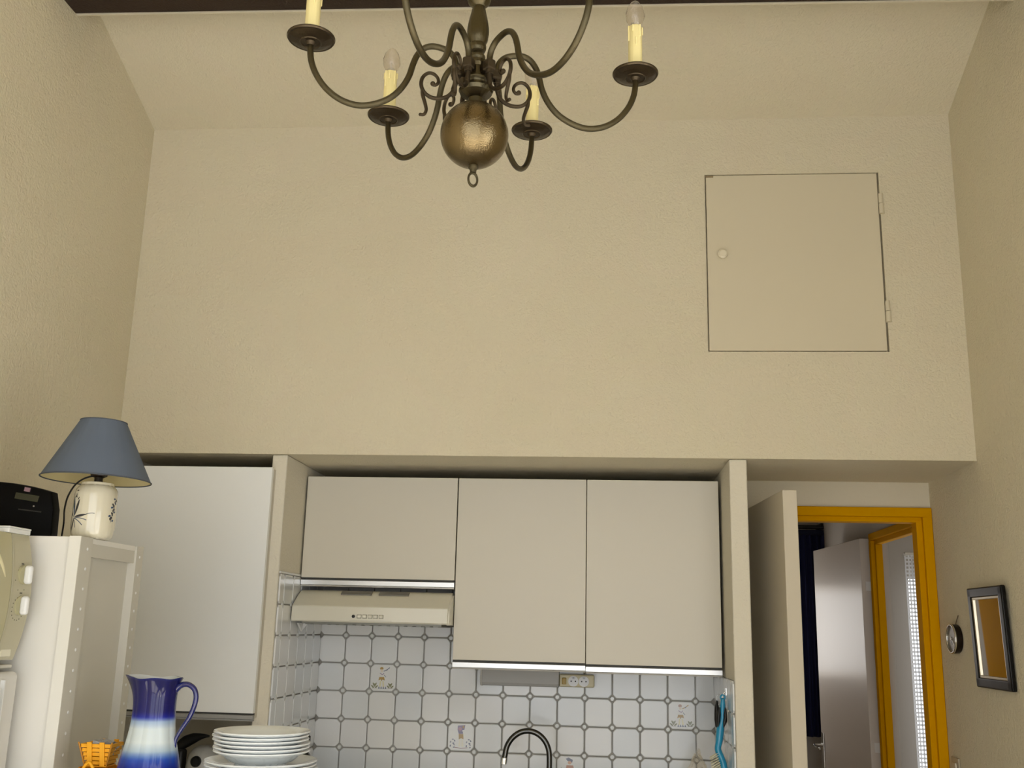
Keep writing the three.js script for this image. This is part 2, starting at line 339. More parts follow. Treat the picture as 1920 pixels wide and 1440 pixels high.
// doors
function turned(name, geo, mat, pos, rot, label) {
  const m = struct(name, geo, mat); m.position.set(...pos); m.rotation.y = rot; m.updateMatrixWorld(true); m.userData.label = label; return m;
}
const d1 = turned('door_1', bx(0, 0.05, 0.008, 2.04, 0, 0.60, 0.003), leafPaint, [0.655, 0, -0.535], 0.0715, 'white door leaf standing open in front of the yellow frame');
const d2 = turned('door_2', bx(0, 0.05, 0.008, 2.035, -0.86, 0, 0.003), whitePaint, [1.374, 0, -1.69], 0.071, 'white glossy door leaf folded back along the hall wall');
function sub(name, geo, mat, parent) { const m = new THREE.Mesh(geo, mat); m.name = name; m.castShadow = m.receiveShadow = true; const n = parent.children.filter((c) => c.name.replace(/_\d+$/, '') === name).length; if (n) m.name += `_${String(n).padStart(3, '0')}`; parent.add(m); return m; }
for (const y of [1.77, 1.0, 0.25]) {
  const hg = sub('hinge', merge([cyl(0.008, 0.05, [0.052, y + 0.028, 0.006]), cyl(0.0095, 0.05, [0.064, y - 0.028, 0.01]), bx(0.02, 0.052, y + 0.005, y + 0.05, 0, 0.003)]), whitePlastic, d2);
}
{
  const hp = sub('handle_plate', bx(-0.008, 0.0, 0.80, 1.02, -0.835, -0.795, 0.003), chrome, d2);
  sub('lever', tube([[-0.004, 0.955, -0.815], [-0.05, 0.955, -0.815], [-0.056, 0.95, -0.80], [-0.056, 0.945, -0.70]], 0.008, 24, 10), chrome, hp);
}
// ------------------------------------------------------------------ access hatch high on the wall
{
  const t = thing('access_hatch', 'square painted hatch door with a small round knob high on the back wall', 'hatch', [(HX0 + HX1) / 2, HY0, -0.012]);
  const hp = S({ color: '#d8ceb4', roughness: 0.8 });
  part('panel', bx(HX0, HX1 - 0.003, HY0, HY1, -0.022, -0.001, 0.0015), hp, t);
  for (const g of [bx(HX0 - 0.024, HX0 - 0.0055, HY0 - 0.014, HY1 - 0.012, -0.004, 0.0009), bx(HX0 - 0.0055, HX1 - 0.02, HY0 - 0.014, HY0 - 0.0045, -0.004, 0.0007), bx(HX1 - 0.2, HX1 - 0.05, HY1 + 0.0035, HY1 + 0.014, -0.004, 0.0009)]) part('surround', g, plaster, t);
  part('knob', lathe([[0, 0.024], [0.012, 0.024], [0.0175, 0.02], [0.018, 0.015], [0.011, 0.008], [0.012, 0]], 28).rotateX(Math.PI / 2).translate(0.520, 2.929, -0.001), P({ color: '#e5dcc4', roughness: 0.35, clearcoat: 0.4 }), t);
  for (const y of [3.128, 2.706]) part('hinge', [cyl(0.0085, 0.038, [HX1 + 0.006, y + 0.0205, 0.003]), cyl(0.0095, 0.04, [HX1 + 0.007, y - 0.0205, 0.003])], hp, t);
  part('catch', bx(HX0 - 0.003, HX0 + 0.028, HY1 - 0.008, HY1 - 0.001, -0.004, 0.002, 0.001), S({ color: '#8d7d5e', roughness: 0.6 }), t);
}
// ------------------------------------------------------------------ wall cupboards
function cupboard(name, label, x0, x1, y0, y1, zf, zb, mat, group, opt = {}) {
  const t = thing(name, label, 'cupboard', [(x0 + x1) / 2, y0, zb], group), rail = opt.rail ?? 0.033, gap = 0.0009;
  part('carcass', [bx(x0 + 0.002, x0 + 0.018, y0 + 0.01, y1 - 0.004, zb, zf - 0.02), bx(x1 - 0.018, x1 - 0.002, y0 + 0.01, y1 - 0.004, zb, zf - 0.02), bx(x0 + 0.018, x1 - 0.018, y1 - 0.02, y1 - 0.004, zb, zf - 0.02), bx(x0 + 0.018, x1 - 0.018, y0 + 0.01, y0 + 0.026, zb, zf - 0.02), bx(x0 + 0.018, x1 - 0.018, y0 + 0.026, y1 - 0.02, zb, zb + 0.006)], carcassMat, t);
  const dm = part('door', bx(x0 + gap, x1 - gap, y0 + rail, y1, zf - 0.019, zf, 0.0015), mat, t);
  part('handle_rail', [extrudeX([[zf - 0.016, y0], [zf - 0.001, y0], [zf + 0.001, y0 + 0.005], [zf - 0.002, y0 + 0.006], [zf + 0.001, y0 + 0.007], [zf + 0.0015, y0 + rail * 0.72], [zf - 0.003, y0 + rail * 0.78], [zf - 0.016, y0 + rail * 0.8]], x0 + gap, x1 - gap)], opt.railMat ?? aluminium, dm);
  part('groove', bx(x0 + gap, x1 - gap, y0 + rail * 0.7, y0 + rail, zf - 0.018, zf - 0.008), darkGroove, dm);
  return t;
}
const ZC = -0.266, ZCB = TILE_Z + 0.003, G = 'wall cupboards above the worktop';
cupboard('wall_cupboard', 'short cream cupboard with silver rail above the extractor hood', -1.086, -0.486, 1.688, 2.114, ZC, ZCB, laminate, G);
cupboard('wall_cupboard', 'tall cream cupboard between the hood and the right-hand cupboard', -0.4835, 0.0146, 1.396, 2.114, ZC, ZCB, laminate, G);
cupboard('wall_cupboard', 'tall cream cupboard against the plastered pier, rightmost of the three over the tiles', 0.0154, 0.516, 1.393, 2.114, ZC, ZCB, laminate, G);
cupboard('wall_cupboard', 'large white wall cupboard behind the blue table lamp and blue jug', XL + 0.003, -1.132, 1.212, 2.103, 0.034, -0.61, laminateCool, undefined, { rail: 0.026, railMat: S({ color: '#a3a29e', metalness: 0.3, roughness: 0.6 }) });

// ------------------------------------------------------------------ extractor hood
{
  const t = thing('extractor_hood', 'cream extractor hood with push buttons under the short cupboard', 'hood', [-0.785, 1.55, -0.4]);
  const prof = [[-0.6, 1.555], [-0.168, 1.555], [-0.163, 1.56], [-0.1645, 1.611], [-0.168, 1.615], [-0.2, 1.634], [-0.235, 1.655], [-0.262, 1.668], [-0.285, 1.674], [-0.6, 1.674]];
  const shell = part('shell', toCreasedNormals(extrudeX(prof, -1.083, -0.492, 0.004), 0.28), hood, t);
  part('end_cap', toCreasedNormals(extrudeX([[-0.5, 1.553], [-0.176, 1.553], [-0.17, 1.56], [-0.176, 1.606], [-0.21, 1.634], [-0.27, 1.664], [-0.5, 1.67]], -0.4975, -0.4865, 0.002), 0.5), hood, t);
  part('filter_grille', [bx(-1.05, -0.52, 1.5475, 1.555, -0.55, -0.2), ...Array.from({ length: 16 }, (_, k) => bx(-1.04 + k * 0.0325, -1.02 + k * 0.0325, 1.545, 1.549, -0.54, -0.21))], S({ color: '#8f8e86', metalness: 0.5, roughness: 0.5 }), t);
  for (const [x0, x1] of [[-0.917, -0.799], [-0.770, -0.656]]) part('vent', bx(x0, x1, -0.004, 0.004, -0.014, 0.014).rotateX(0.45).translate(0, 1.6635, -0.249), S({ color: '#77736a', roughness: 0.7 }), t);
  const pressed = part('button', cyl(0.0058, 0.008, [-0.845, 1.5775, -0.161], [Math.PI / 2, 0, 0], 16), blackPlastic, t); pressed.userData.label = 'black indicator button';
  for (const x of [-0.824, -0.803, -0.782, -0.762, -0.741]) part('button_recess', bx(x - 0.0088, x + 0.0088, 1.5702, 1.5848, -0.1655, -0.1622, 0.0015), S({ color: '#8d8a7a', roughness: 0.6 }), t);
  for (const x of [-0.824, -0.803, -0.782, -0.762, -0.741]) part('button', [bx(x - 0.0075, x + 0.0075, 1.5715, 1.5835, -0.1635, -0.1565, 0.0035, 3)], P({ color: '#dcd8c8', roughness: 0.3 }), t);
  part('label_line', bx(-0.86, -0.70, 1.5625, 1.5633, -0.1640, -0.1622), S({ color: '#9a968a', roughness: 0.6 }), t);
  part('bracket', extrudeX([[-0.29, 1.549], [-0.23, 1.549], [-0.285, 1.518]], -1.079, -1.072).rotateY(0), whitePlastic, t, 'small white triangular bracket');
  part('bracket_plate', prismXY([[-1.08, 1.549], [-1.054, 1.549], [-1.079, 1.517]], -0.303, -0.297), whitePlastic, t);
}
// ------------------------------------------------------------------ lamp and sockets under the cupboards
{
  const t = thing('strip_light', 'grey strip light on the tiles below the middle cupboard', 'light', [-0.25, 1.323, -0.6]);
  part('housing', extrudeX([[-0.613, 1.322], [-0.575, 1.326], [-0.57, 1.336], [-0.57, 1.384], [-0.613, 1.388]], -0.405, -0.095, 0.003), S({ color: '#a9a8a4', roughness: 0.5 }), t);
  part('end_cap', extrudeX([[-0.613, 1.32], [-0.573, 1.324], [-0.567, 1.336], [-0.567, 1.386], [-0.613, 1.39]], -0.411, -0.404, 0.002), S({ color: '#b9b7b0', roughness: 0.5 }), t);
}
{
  const t = thing('socket_strip', 'cream double socket with switch beside the grey strip light', 'socket', [-0.025, 1.326, -0.6]);
  const cream = P({ color: '#c6bd9b', roughness: 0.4 });
  part('housing', bx(-0.094, 0.046, 1.326, 1.375, -0.613, -0.58, 0.006), cream, t);
  for (const x of [-0.038, 0.004]) {
    const s = part('socket', cyl(0.0205, 0.004, [x, 1.349, -0.5790], [Math.PI / 2, 0, 0], 28), P({ color: '#d9dadb', roughness: 0.3 }), t);
    part('pin_hole', [cyl(0.0028, 0.003, [x - 0.0085, 1.349, -0.577], [Math.PI / 2, 0, 0], 10), cyl(0.0028, 0.003, [x + 0.0085, 1.349, -0.577], [Math.PI / 2, 0, 0], 10)], blackPlastic, s);
    part('earth_pin', cyl(0.0034, 0.012, [x, 1.361, -0.572], [Math.PI / 2, 0, 0], 10), darkChrome, s);
  }
  part('switch', bx(-0.083, -0.066, 1.336, 1.362, -0.582, -0.574, 0.003), S({ color: '#a88b3c', roughness: 0.4 }), t, 'amber rocker switch');
}
// ------------------------------------------------------------------ worktop, base cupboard, tap
{
  const t = thing('base_cupboard', 'low white kitchen base cupboard carrying the worktop', 'cupboard', [-0.3, 0, -0.3]);
  part('carcass', bx(-1.085, 0.52, 0.1, 0.86, -0.61, -0.05), laminate, t); part('plinth', bx(-1.085, 0.52, 0, 0.1, -0.61, -0.1), darkGroove, t);
  for (let k = 0; k < 3; k++) part('door', bx(-1.08 + k * 0.535, -0.555 + k * 0.535, 0.11, 0.85, -0.05, -0.031, 0.002), laminate, t);
  const w = thing('worktop', 'grey worktop with inset sink under the tiled wall', 'worktop', [-0.3, 0.862, -0.3]);
  part('slab', bx(-1.085, 0.52, 0.862, 0.9, -0.61, -0.02, 0.004), S({ color: '#9a978f', roughness: 0.5 }), w);
  const s2 = thing('alcove_counter', 'white low counter in the alcove under the large wall cupboard', 'counter', [-1.45, 0, -0.3]);
  part('carcass', bx(XL + 0.005, -1.157, 0, 0.87, -0.61, -0.03), laminate, s2); part('top', bx(XL + 0.005, -1.157, 0.87, 0.9, -0.61, -0.01, 0.004), S({ color: '#8f8c86', roughness: 0.5 }), s2);
}
{
  const t = thing('kitchen_tap', 'dark chrome gooseneck tap in front of the tiled wall', 'tap', [-0.118, 0.9, -0.35]);
  const arc = []; for (let k = 0; k <= 10; k++) { const a = Math.PI * k / 10; arc.push([-0.199 + 0.081 * Math.cos(a) - (k > 7 ? (k - 7) * 0.0012 : 0), 1.088 + 0.088 * Math.sin(a), -0.35]); }
  part('spout', tube([[-0.118, 0.93, -0.35], [-0.118, 1.02, -0.35], ...arc, [-0.2865, 1.072, -0.35]], 0.0105, 64, 16), darkChrome, t);
  part('nozzle', lathe([[0.0085, 0], [0.0125, 0.001], [0.0128, 0.022], [0.0112, 0.024]], 24).rotateZ(-0.13).translate(-0.2885, 1.056, -0.35), chrome, t);
  part('base', lathe([[0.028, 0], [0.028, 0.006], [0.022, 0.012], [0.02, 0.05], [0.012, 0.056]], 28, [-0.118, 0.9, -0.35]), darkChrome, t);
  part('lever', tube([[-0.10, 0.935, -0.345], [-0.05, 0.945, -0.32], [-0.02, 0.965, -0.30]], 0.006, 12, 10), darkChrome, t);
}
// ------------------------------------------------------------------ things hanging on the right pier
{
  const blue = P({ color: '#1c94bf', roughness: 0.3, clearcoat: 0.4 });
  const t = thing('dish_brush', 'blue dish brush with black grips hanging on the right tiled pier', 'brush', [0.5, 1.04, -0.21]), Z = -0.21;
  part('handle', taper([[0.508, 1.318, Z], [0.507, 1.298, Z], [0.504, 1.25, Z], [0.498, 1.224, Z], [0.492, 1.178, Z], [0.487, 1.15, Z], [0.496, 1.125, Z], [0.505, 1.10, Z], [0.509, 1.065, Z + 0.002]], [0.007, 0.0105, 0.0105, 0.0105, 0.014, 0.0135, 0.0115, 0.0115, 0.012, 0.0125, 0.0125], 60, 12), blue, t);
  part('hanging_loop', new THREE.TorusGeometry(0.009, 0.003, 8, 20).rotateY(0.4).translate(0.508, 1.326, Z), blue, t);
  for (const s of [-1, 1]) part('grip', taper([[0.505 + s * 0.009, 1.29, Z + 0.006], [0.5025 + s * 0.012, 1.255, Z + 0.007], [0.498 + s * 0.009, 1.225, Z + 0.006]], [0.003, 0.0078, 0.0078, 0.003], 20, 8), blackPlastic, t);
  const br = []; for (let k = 0; k < 10; k++) for (let j = -1; j <= 1; j++) for (let i = 0; i < 2; i++) {
    const f = k / 9, x = 0.486 + f * 0.014, y = 1.137 - f * 0.068; br.push(tube([[x, y, Z + j * 0.006 + i * 0.003], [x - 0.030 + rnd() * 0.004, y - 0.018 + rnd() * 0.004, Z + j * 0.008 + i * 0.004]], 0.0013, 2, 5, false));
  }
  part('bristles', br, S({ color: '#e0dabd', roughness: 0.7 }), t).userData.kind = 'stuff';
  const h = thing('wall_hook', 'small metal hook that holds the blue dish brush', 'hook', [0.52, 1.31, -0.21]);
  part('stem', tube([[0.5205, 1.348, Z], [0.514, 1.343, Z], [0.508, 1.332, Z], [0.5085, 1.318, Z], [0.514, 1.314, Z]], 0.0022, 20, 8), chrome, h); part('plate', bx(0.5172, 0.5212, 1.333, 1.36, Z - 0.008, Z + 0.008, 0.001), chrome, h);
  const u = thing('kitchen_utensil', 'slim black handled utensil hanging behind the blue dish brush', 'utensil', [0.515, 1.2, -0.42]);
  part('handle', taper([[0.509, 1.30, -0.42], [0.508, 1.27, -0.42], [0.507, 1.21, -0.42]], [0.003, 0.008, 0.009, 0.009, 0.006], 20, 8), blackPlastic, u);
  part('hanging_wire', tube([[0.509, 1.30, -0.42], [0.511, 1.32, -0.42], [0.5215, 1.325, -0.42]], 0.0018, 10, 6), chrome, u);
}
{ // crumpled clear bag at the bottom of the pier
  const t = thing('plastic_bag', 'crumpled translucent plastic bag against the tiles beside the dish brush', 'bag', [0.47, 0.9, -0.5]);
  const g = new THREE.IcosahedronGeometry(1, 5), p = g.attributes.position, v = new THREE.Vector3();
  for (let i = 0; i < p.count; i++) { v.fromBufferAttribute(p, i); const a = Math.atan2(v.z, v.x); const k = 1 + 0.12 * Math.sin(a * 7 + v.y * 9) + 0.08 * Math.sin(v.y * 23 + a * 3) + 0.06 * Math.cos(a * 13); v.multiplyScalar(k); p.setXYZ(i, 0.436 + v.x * 0.042 * (1.05 - 0.5 * v.y), 1.012 + v.y * 0.092 + v.x * 0.012, -0.5 + v.z * 0.05); }
  g.computeVertexNormals();
  part('film', g, P({ color: '#fbf8f2', roughness: 0.15, transmission: 0.88, thickness: 0, ior: 1.25 }), t);
}
// ------------------------------------------------------------------ hall and right wall things
{
  const t = thing('navy_curtain', 'dark navy curtain hanging at the end of the hall behind the white door', 'curtain', [1.33, 0.95, -2.95]);
  const fold = new THREE.PlaneGeometry(0.27, 1.24, 90, 4), p = fold.attributes.position;
  for (let i = 0; i < p.count; i++) p.setZ(i, 0.016 * Math.sin(p.getX(i) * 150) * (0.9 - 0.3 * p.getY(i)) + 0.006 * Math.sin(p.getX(i) * 61));
  fold.computeVertexNormals(); const back = fold.clone().translate(0, 0, -0.004);
  part('cloth', merge([fold, back]).translate(1.325, 1.575, -2.95), S({ color: '#0c1744', roughness: 0.9, side: THREE.DoubleSide }), t);
  part('hem_band', bx(1.19, 1.46, 2.165, 2.198, -2.97, -2.93, 0.01), S({ color: '#0a1230', roughness: 0.9 }), t);
  const r = thing('curtain_rail', 'dark curtain rail with pale brackets above the navy curtain', 'rail', [1.31, 2.2, -3.02]);
  part('rod', cyl(0.013, 0.33, [1.305, 2.215, -2.95], [0, 0, Math.PI / 2]), S({ color: '#15140f', roughness: 0.5 }), r);
  for (const x of [1.205, 1.455]) part('bracket', [bx(x - 0.01, x + 0.01, 2.203, 2.24, -3.1, -2.945, 0.003)], S({ color: '#2c2b24', roughness: 0.5 }), r);
  part('ring', new THREE.TorusGeometry(0.02, 0.004, 8, 20).rotateY(Math.PI / 2).translate(1.29, 2.19, -2.94), S({ color: '#9aa097', roughness: 0.4 }), r);
}
{
  const t = thing('lace_curtain', 'white lace curtain over the bright bedroom window beyond the yellow frame', 'curtain', [2.25, 0.5, -2.5]);
  const strips = [], x0 = 1.826, x1 = 2.65;
  const zz = (x) => -2.52 + 0.012 * Math.sin(x * 55);
  for (let x = x0; x < x1; x += 0.0165) strips.push(bx(x, x + 0.0075, 0.5, 2.03, zz(x) - 0.001, zz(x) + 0.001));
  for (let y = 0.5; y < 2.03; y += 0.022) { for (let x = x0; x < x1; x += 0.066) strips.push(bx(x, x + 0.068, y, y + 0.010, zz(x + 0.033) - 0.001, zz(x + 0.033) + 0.001)); }
  part('lace', strips, P({ color: '#ffffff', roughness: 0.9, transmission: 0.75, thickness: 0 }), t).userData.kind = 'stuff';
  part('heading', bx(x0, x1, 2.018, 2.035, -2.536, -2.504, 0.006), S({ color: '#e4e0d6', roughness: 0.9 }), t);
  part('rod', cyl(0.009, 0.86, [2.25, 2.02, -2.52], [0, 0, Math.PI / 2]), whitePlastic, t);
}
{
  const t = thing('wall_mirror', 'small upright mirror in a black frame on the right wall', 'mirror', [XR - 0.001, 1.392, 0.037]);
  const z0 = -0.121, z1 = 0.195, y0 = 1.392, y1 = 1.724, w = 0.033, lean = (g) => g.translate(-XR, -y0, 0).rotateZ(0.03).translate(XR, y0, 0);   // hangs leaning a little forward
  const black = P({ color: '#0b0a0a', roughness: 0.35, specularIntensity: 0.5 });
  const bar = (a, b, c, d) => lean(bx(XR - 0.0185, XR - 0.002, a, b, c, d, 0.005, 3));
  part('frame', [bar(y0, y0 + w, z0, z1), bar(y1 - w, y1, z0, z1), bar(y0 + 0.002, y1 - 0.002, z0, z0 + w), bar(y0 + 0.002, y1 - 0.002, z1 - w, z1)], black, t);
  const q = 0.008, sl = (a, b, c, d) => lean(bx(XR - 0.016, XR - 0.007, a, b, c, d, 0.003));
  part('silver_lip', [sl(y0 + w - 0.002, y0 + w + q, z0 + w, z1 - w), sl(y1 - w - q, y1 - w + 0.002, z0 + w, z1 - w), sl(y0 + w, y1 - w, z0 + w - 0.002, z0 + w + q), sl(y0 + w, y1 - w, z1 - w - q, z1 - w + 0.002)], S({ color: '#cfc6b0', metalness: 0.9, roughness: 0.3 }), t);
  part('glass', lean(bx(XR - 0.010, XR - 0.008, y0 + w, y1 - w, z0 + w, z1 - w)), S({ color: '#f2f2f0', metalness: 1, roughness: 0.02 }), t);
}
{
  const t = thing('round_gauge', 'small round metal wall gauge hanging between the yellow frame and the mirror', 'gauge', [XR - 0.001, 1.5, -0.322]);
  const y = 1.5505, z = -0.322;
  const turn = (g) => g.rotateZ(Math.PI / 2).translate(XR - 0.002, y, z);
  part('case', turn(lathe([[0, 0], [0.05, 0], [0.052, 0.003], [0.0525, 0.02], [0.049, 0.025]], 48)), S({ color: '#2a211b', metalness: 0.7, roughness: 0.35 }), t);
  part('bezel', turn(new THREE.TorusGeometry(0.0495, 0.004, 12, 48).rotateX(Math.PI / 2).translate(0, 0.025, 0)), chrome, t);
  const dial = painted(256, 256, (g, w) => {
    g.fillStyle = '#8c867c'; g.fillRect(0, 0, w, w); g.translate(128, 128); g.strokeStyle = '#2f2a26';
    for (let k = 0; k < 36; k++) { g.lineWidth = k % 3 ? 2 : 4; const a = k / 36 * Math.PI * 2; g.beginPath(); g.moveTo(Math.cos(a) * 92, Math.sin(a) * 92); g.lineTo(Math.cos(a) * 108, Math.sin(a) * 108); g.stroke(); }
    g.fillStyle = '#4a4440'; g.beginPath(); g.arc(0, 30, 30, 0, 7); g.fill();
  });
  part('dial', turn(cyl(0.047, 0.002, [0, 0.0225, 0], null, 48)), S({ map: dial, metalness: 0.3, roughness: 0.4 }), t);
  part('needle', turn(merge([bx(-0.036, 0.012, 0.0245, 0.026, -0.0012, 0.0012).rotateY(0.9), cyl(0.004, 0.004, [0, 0.026, 0])])), S({ color: '#d2cbbd', metalness: 0.6, roughness: 0.3 }), t);
  part('hanging_cord', tube([[XR - 0.008, y + 0.052, z], [XR - 0.005, y + 0.066, z + 0.004], [XR - 0.003, y + 0.083, z + 0.018]], 0.0018, 10, 6), S({ color: '#6e5d48', roughness: 0.8 }), t);
}
{
  const t = thing('light_switch', 'pale light switch low on the right wall beside the yellow frame', 'switch', [XR - 0.001, 1.045, -0.44]);
  part('plate', bx(XR - 0.009, XR - 0.001, 1.045, 1.125, -0.483, -0.403, 0.003), P({ color: '#b8ae98', roughness: 0.4 }), t);
  part('rocker', bx(XR - 0.014, XR - 0.008, 1.062, 1.108, -0.462, -0.424, 0.002), P({ color: '#c9c0ab', roughness: 0.35 }), t);
}
// ------------------------------------------------------------------ chandelier
{
  const C = [-0.1333, 2.4646, 2.1521], A = -0.2496;
  const t = thing('chandelier', 'six-armed antique brass chandelier with unlit candle bulbs and a large ball', 'chandelier', [C[0], C[1] - 0.226, C[2]]);
  const at = (prof, mat, name, seg = 48) => part(name, lathe(prof, seg, C, 0.45), mat, t);
  at([[0.0, -0.082], [0.012, -0.08], [0.0125, -0.071], [0.017, -0.068], [0.026, -0.062], [0.0285, -0.056], [0.026, -0.05], [0.019, -0.047], [0.0165, -0.044], [0.0175, -0.041], [0.0145, -0.038], [0.0175, -0.035], [0.0165, -0.031], [0.016, -0.016], [0.0205, -0.012], [0.0205, -0.006], [0.0095, -0.005], [0.0105, -0.002], [0.0138, 0.003], [0.0138, 0.006], [0.0105, 0.012], [0.0095, 0.014], [0.0125, 0.016], [0.0145, 0.021], [0.0145, 0.026], [0.0135, 0.029], [0.0165, 0.036], [0.0185, 0.05], [0.018, 0.06], [0.0155, 0.075], [0.0122, 0.09], [0.0105, 0.099], [0.013, 0.102], [0.0185, 0.108], [0.0205, 0.116], [0.018, 0.126], [0.011, 0.132], [0.009, 0.14], [0.0105, 0.15], [0.0075, 0.165], [0.007, 0.2], [0.0, 0.2]], bronze, 'stem');
  const ball = part('ball', new THREE.SphereGeometry(0.0555, 64, 48).translate(C[0], C[1] - 0.1355, C[2]), ballMetal, t);
  part('finial', lathe([[0, -0.203], [0.005, -0.202], [0.0055, -0.197], [0.008, -0.194], [0.008, -0.19], [0.004, -0.186]], 24, C), bronze, t);
  part('hook_ring', new THREE.TorusGeometry(0.0098, 0.0022, 10, 32).scale(0.8, 1.15, 1).rotateY(0.55).translate(C[0], C[1] - 0.2135, C[2]), bronze, t);
  const yTop = YT + slope * C[2] - C[1];
  const links = []; for (let k = 0; k * 0.036 < yTop - 0.27; k++) links.push(new THREE.TorusGeometry(0.012, 0.0025, 6, 14).scale(0.75, 1.6, 1).rotateY(k % 2 ? Math.PI / 2 : 0).translate(C[0], C[1] + 0.215 + k * 0.036, C[2]));
  part('chain', links, bronzeDark, t); part('ceiling_rose', lathe([[0.055, yTop + 0.01], [0.05, yTop - 0.02], [0.02, yTop - 0.045], [0.006, yTop - 0.06]], 32, C), bronze, t);
  const S2 = S({ color: '#b7b09c', roughness: 0.4 });
  const armPts = [[0.0346, -0.03], [0.034, -0.0155], [0.0375, -0.0005], [0.0475, 0.0105], [0.062, 0.0158], [0.077, 0.0165], [0.0895, 0.0105], [0.0995, -0.0035], [0.1055, -0.021], [0.1105, -0.041], [0.1205, -0.0625], [0.1375, -0.083], [0.163, -0.098], [0.189, -0.1035], [0.216, -0.0975], [0.2405, -0.081], [0.259, -0.057], [0.2685, -0.0335], [0.2715, -0.012], [0.2715, 0.0]];
  const scrollPts = [[0.036, -0.052], [0.0398, -0.064], [0.049, -0.0728], [0.0618, -0.0768], [0.0755, -0.0752], [0.0858, -0.0668], [0.0905, -0.0538], [0.0877, -0.0405], [0.079, -0.0328], [0.0703, -0.0338], [0.0636, -0.0405], [0.0628, -0.049], [0.0685, -0.0538], [0.072, -0.0505]];
  const tailPts = [[0.0875, -0.064], [0.087, -0.073], [0.0828, -0.087], [0.0803, -0.100], [0.084, -0.108], [0.0895, -0.1085]];
  const P3 = (list) => list.map(([r, y]) => [r, y, 0]);
  const armGeo = tube(P3(armPts), 0.0051, 120, 12);
  const scrollGeo = merge([taper(P3(scrollPts), [0.0035, 0.0035, 0.0034, 0.0033, 0.0032, 0.003, 0.0028, 0.0028], 70, 8), taper(P3(tailPts), [0.0034, 0.0032, 0.003, 0.0027, 0.0028], 30, 8), new THREE.SphereGeometry(0.0042, 10, 8).translate(0.0714, -0.0512, 0), tube([[0.034, -0.034, 0], [0.0345, -0.046, 0], [0.0375, -0.058, 0]], 0.0042, 10, 8)]);
  const clampGeo = merge([new RoundedBoxGeometry(0.017, 0.018, 0.016, 2, 0.003).translate(0.0335, -0.024, 0), bx(0.014, 0.03, -0.03, -0.018, -0.005, 0.005), cyl(0.0065, 0.006, [0.0345, -0.036, 0], null, 12)]);
  const panGeo = lathe([[0, -0.012], [0.006, -0.012], [0.0072, -0.009], [0.0085, -0.0065], [0.015, -0.0062], [0.0165, -0.0075], [0.018, -0.0062], [0.027, -0.0045], [0.0345, -0.001], [0.0372, -0.0012], [0.0388, 0.001], [0.0388, 0.0028], [0.0365, 0.003], [0.034, 0.0018], [0.026, -0.001], [0.017, -0.002], [0.0165, 0.003], [0.013, 0.005], [0.0, 0.005]], 48, [0.2715, 0.0055, 0], 0.5);
  const sleeve = [lathe([[0.0118, 0.008], [0.0118, 0.094], [0.0105, 0.0965], [0.009, 0.094], [0.0, 0.094]], 28, [0.2715, 0, 0])];
  for (const [a, y0, len] of [[0.3, 0.094, 0.012], [1.1, 0.095, 0.02], [2.2, 0.094, 0.009], [3.0, 0.095, 0.026], [3.9, 0.094, 0.014], [4.6, 0.095, 0.03], [5.5, 0.095, 0.011], [1.7, 0.07, 0.012]]) sleeve.push(new THREE.CapsuleGeometry(0.0017, len, 4, 8).translate(0.2715 + Math.cos(a) * 0.0118, y0 - len / 2, Math.sin(a) * 0.0118));
  const sleeveGeo = merge(sleeve);
  const bulbProf = [[0.0085, 0.0965], [0.0098, 0.1], [0.0142, 0.108], [0.0162, 0.116], [0.0155, 0.125], [0.0122, 0.135], [0.0072, 0.143], [0.0025, 0.147], [0.0, 0.1475]];
  const bulbGeo = (() => { const g = new THREE.LatheGeometry(bulbProf.map(([r, y]) => new THREE.Vector2(Math.max(r, 1e-5), y)), 60), p = g.attributes.position; for (let i = 0; i < p.count; i++) { const x = p.getX(i), z = p.getZ(i), y = p.getY(i), a = Math.atan2(z, x), k = 1 + 0.045 * Math.cos(7 * (a + (y - 0.1) * 38)); p.setX(i, x * k); p.setZ(i, z * k); } g.computeVertexNormals(); return g.translate(0.2715, 0, 0); })();
  const capGeo = merge([cyl(0.0065, 0.012, [0.2715, 0.098, 0], null, 20), cyl(0.0008, 0.016, [0.2715, 0.109, 0], null, 8)]);
  const collarGeo = lathe([[0.0125, 0.004], [0.0145, 0.006], [0.0145, 0.012], [0.0122, 0.0135]], 28, [0.2715, 0, 0]);
  const mk = (name, geo, mat, parent) => { const m = new THREE.Mesh(geo, mat); m.name = name; m.castShadow = m.receiveShadow = true; parent.add(m); return m; };
  for (let k = 0; k < 6; k++) {
    const th = -Math.PI / 6 + k * Math.PI / 3 + A;
    const arm = mk(k ? `arm_${String(k).padStart(3, '0')}` : 'arm', armGeo, bronze, t);
    arm.position.set(0, 0.226, 0); arm.rotation.y = Math.PI / 2 - th;
    mk('clamp', clampGeo, bronzeDark, arm); mk('scroll', scrollGeo, bronzeDark, arm); mk('drip_pan', panGeo, bronzeDark, arm); mk('collar', collarGeo, bronze, arm);
    mk('candle_sleeve', sleeveGeo, candleWax, arm); mk('bulb_socket', capGeo, S2, arm); mk('bulb', bulbGeo, bulbGlass, arm);
  }
}
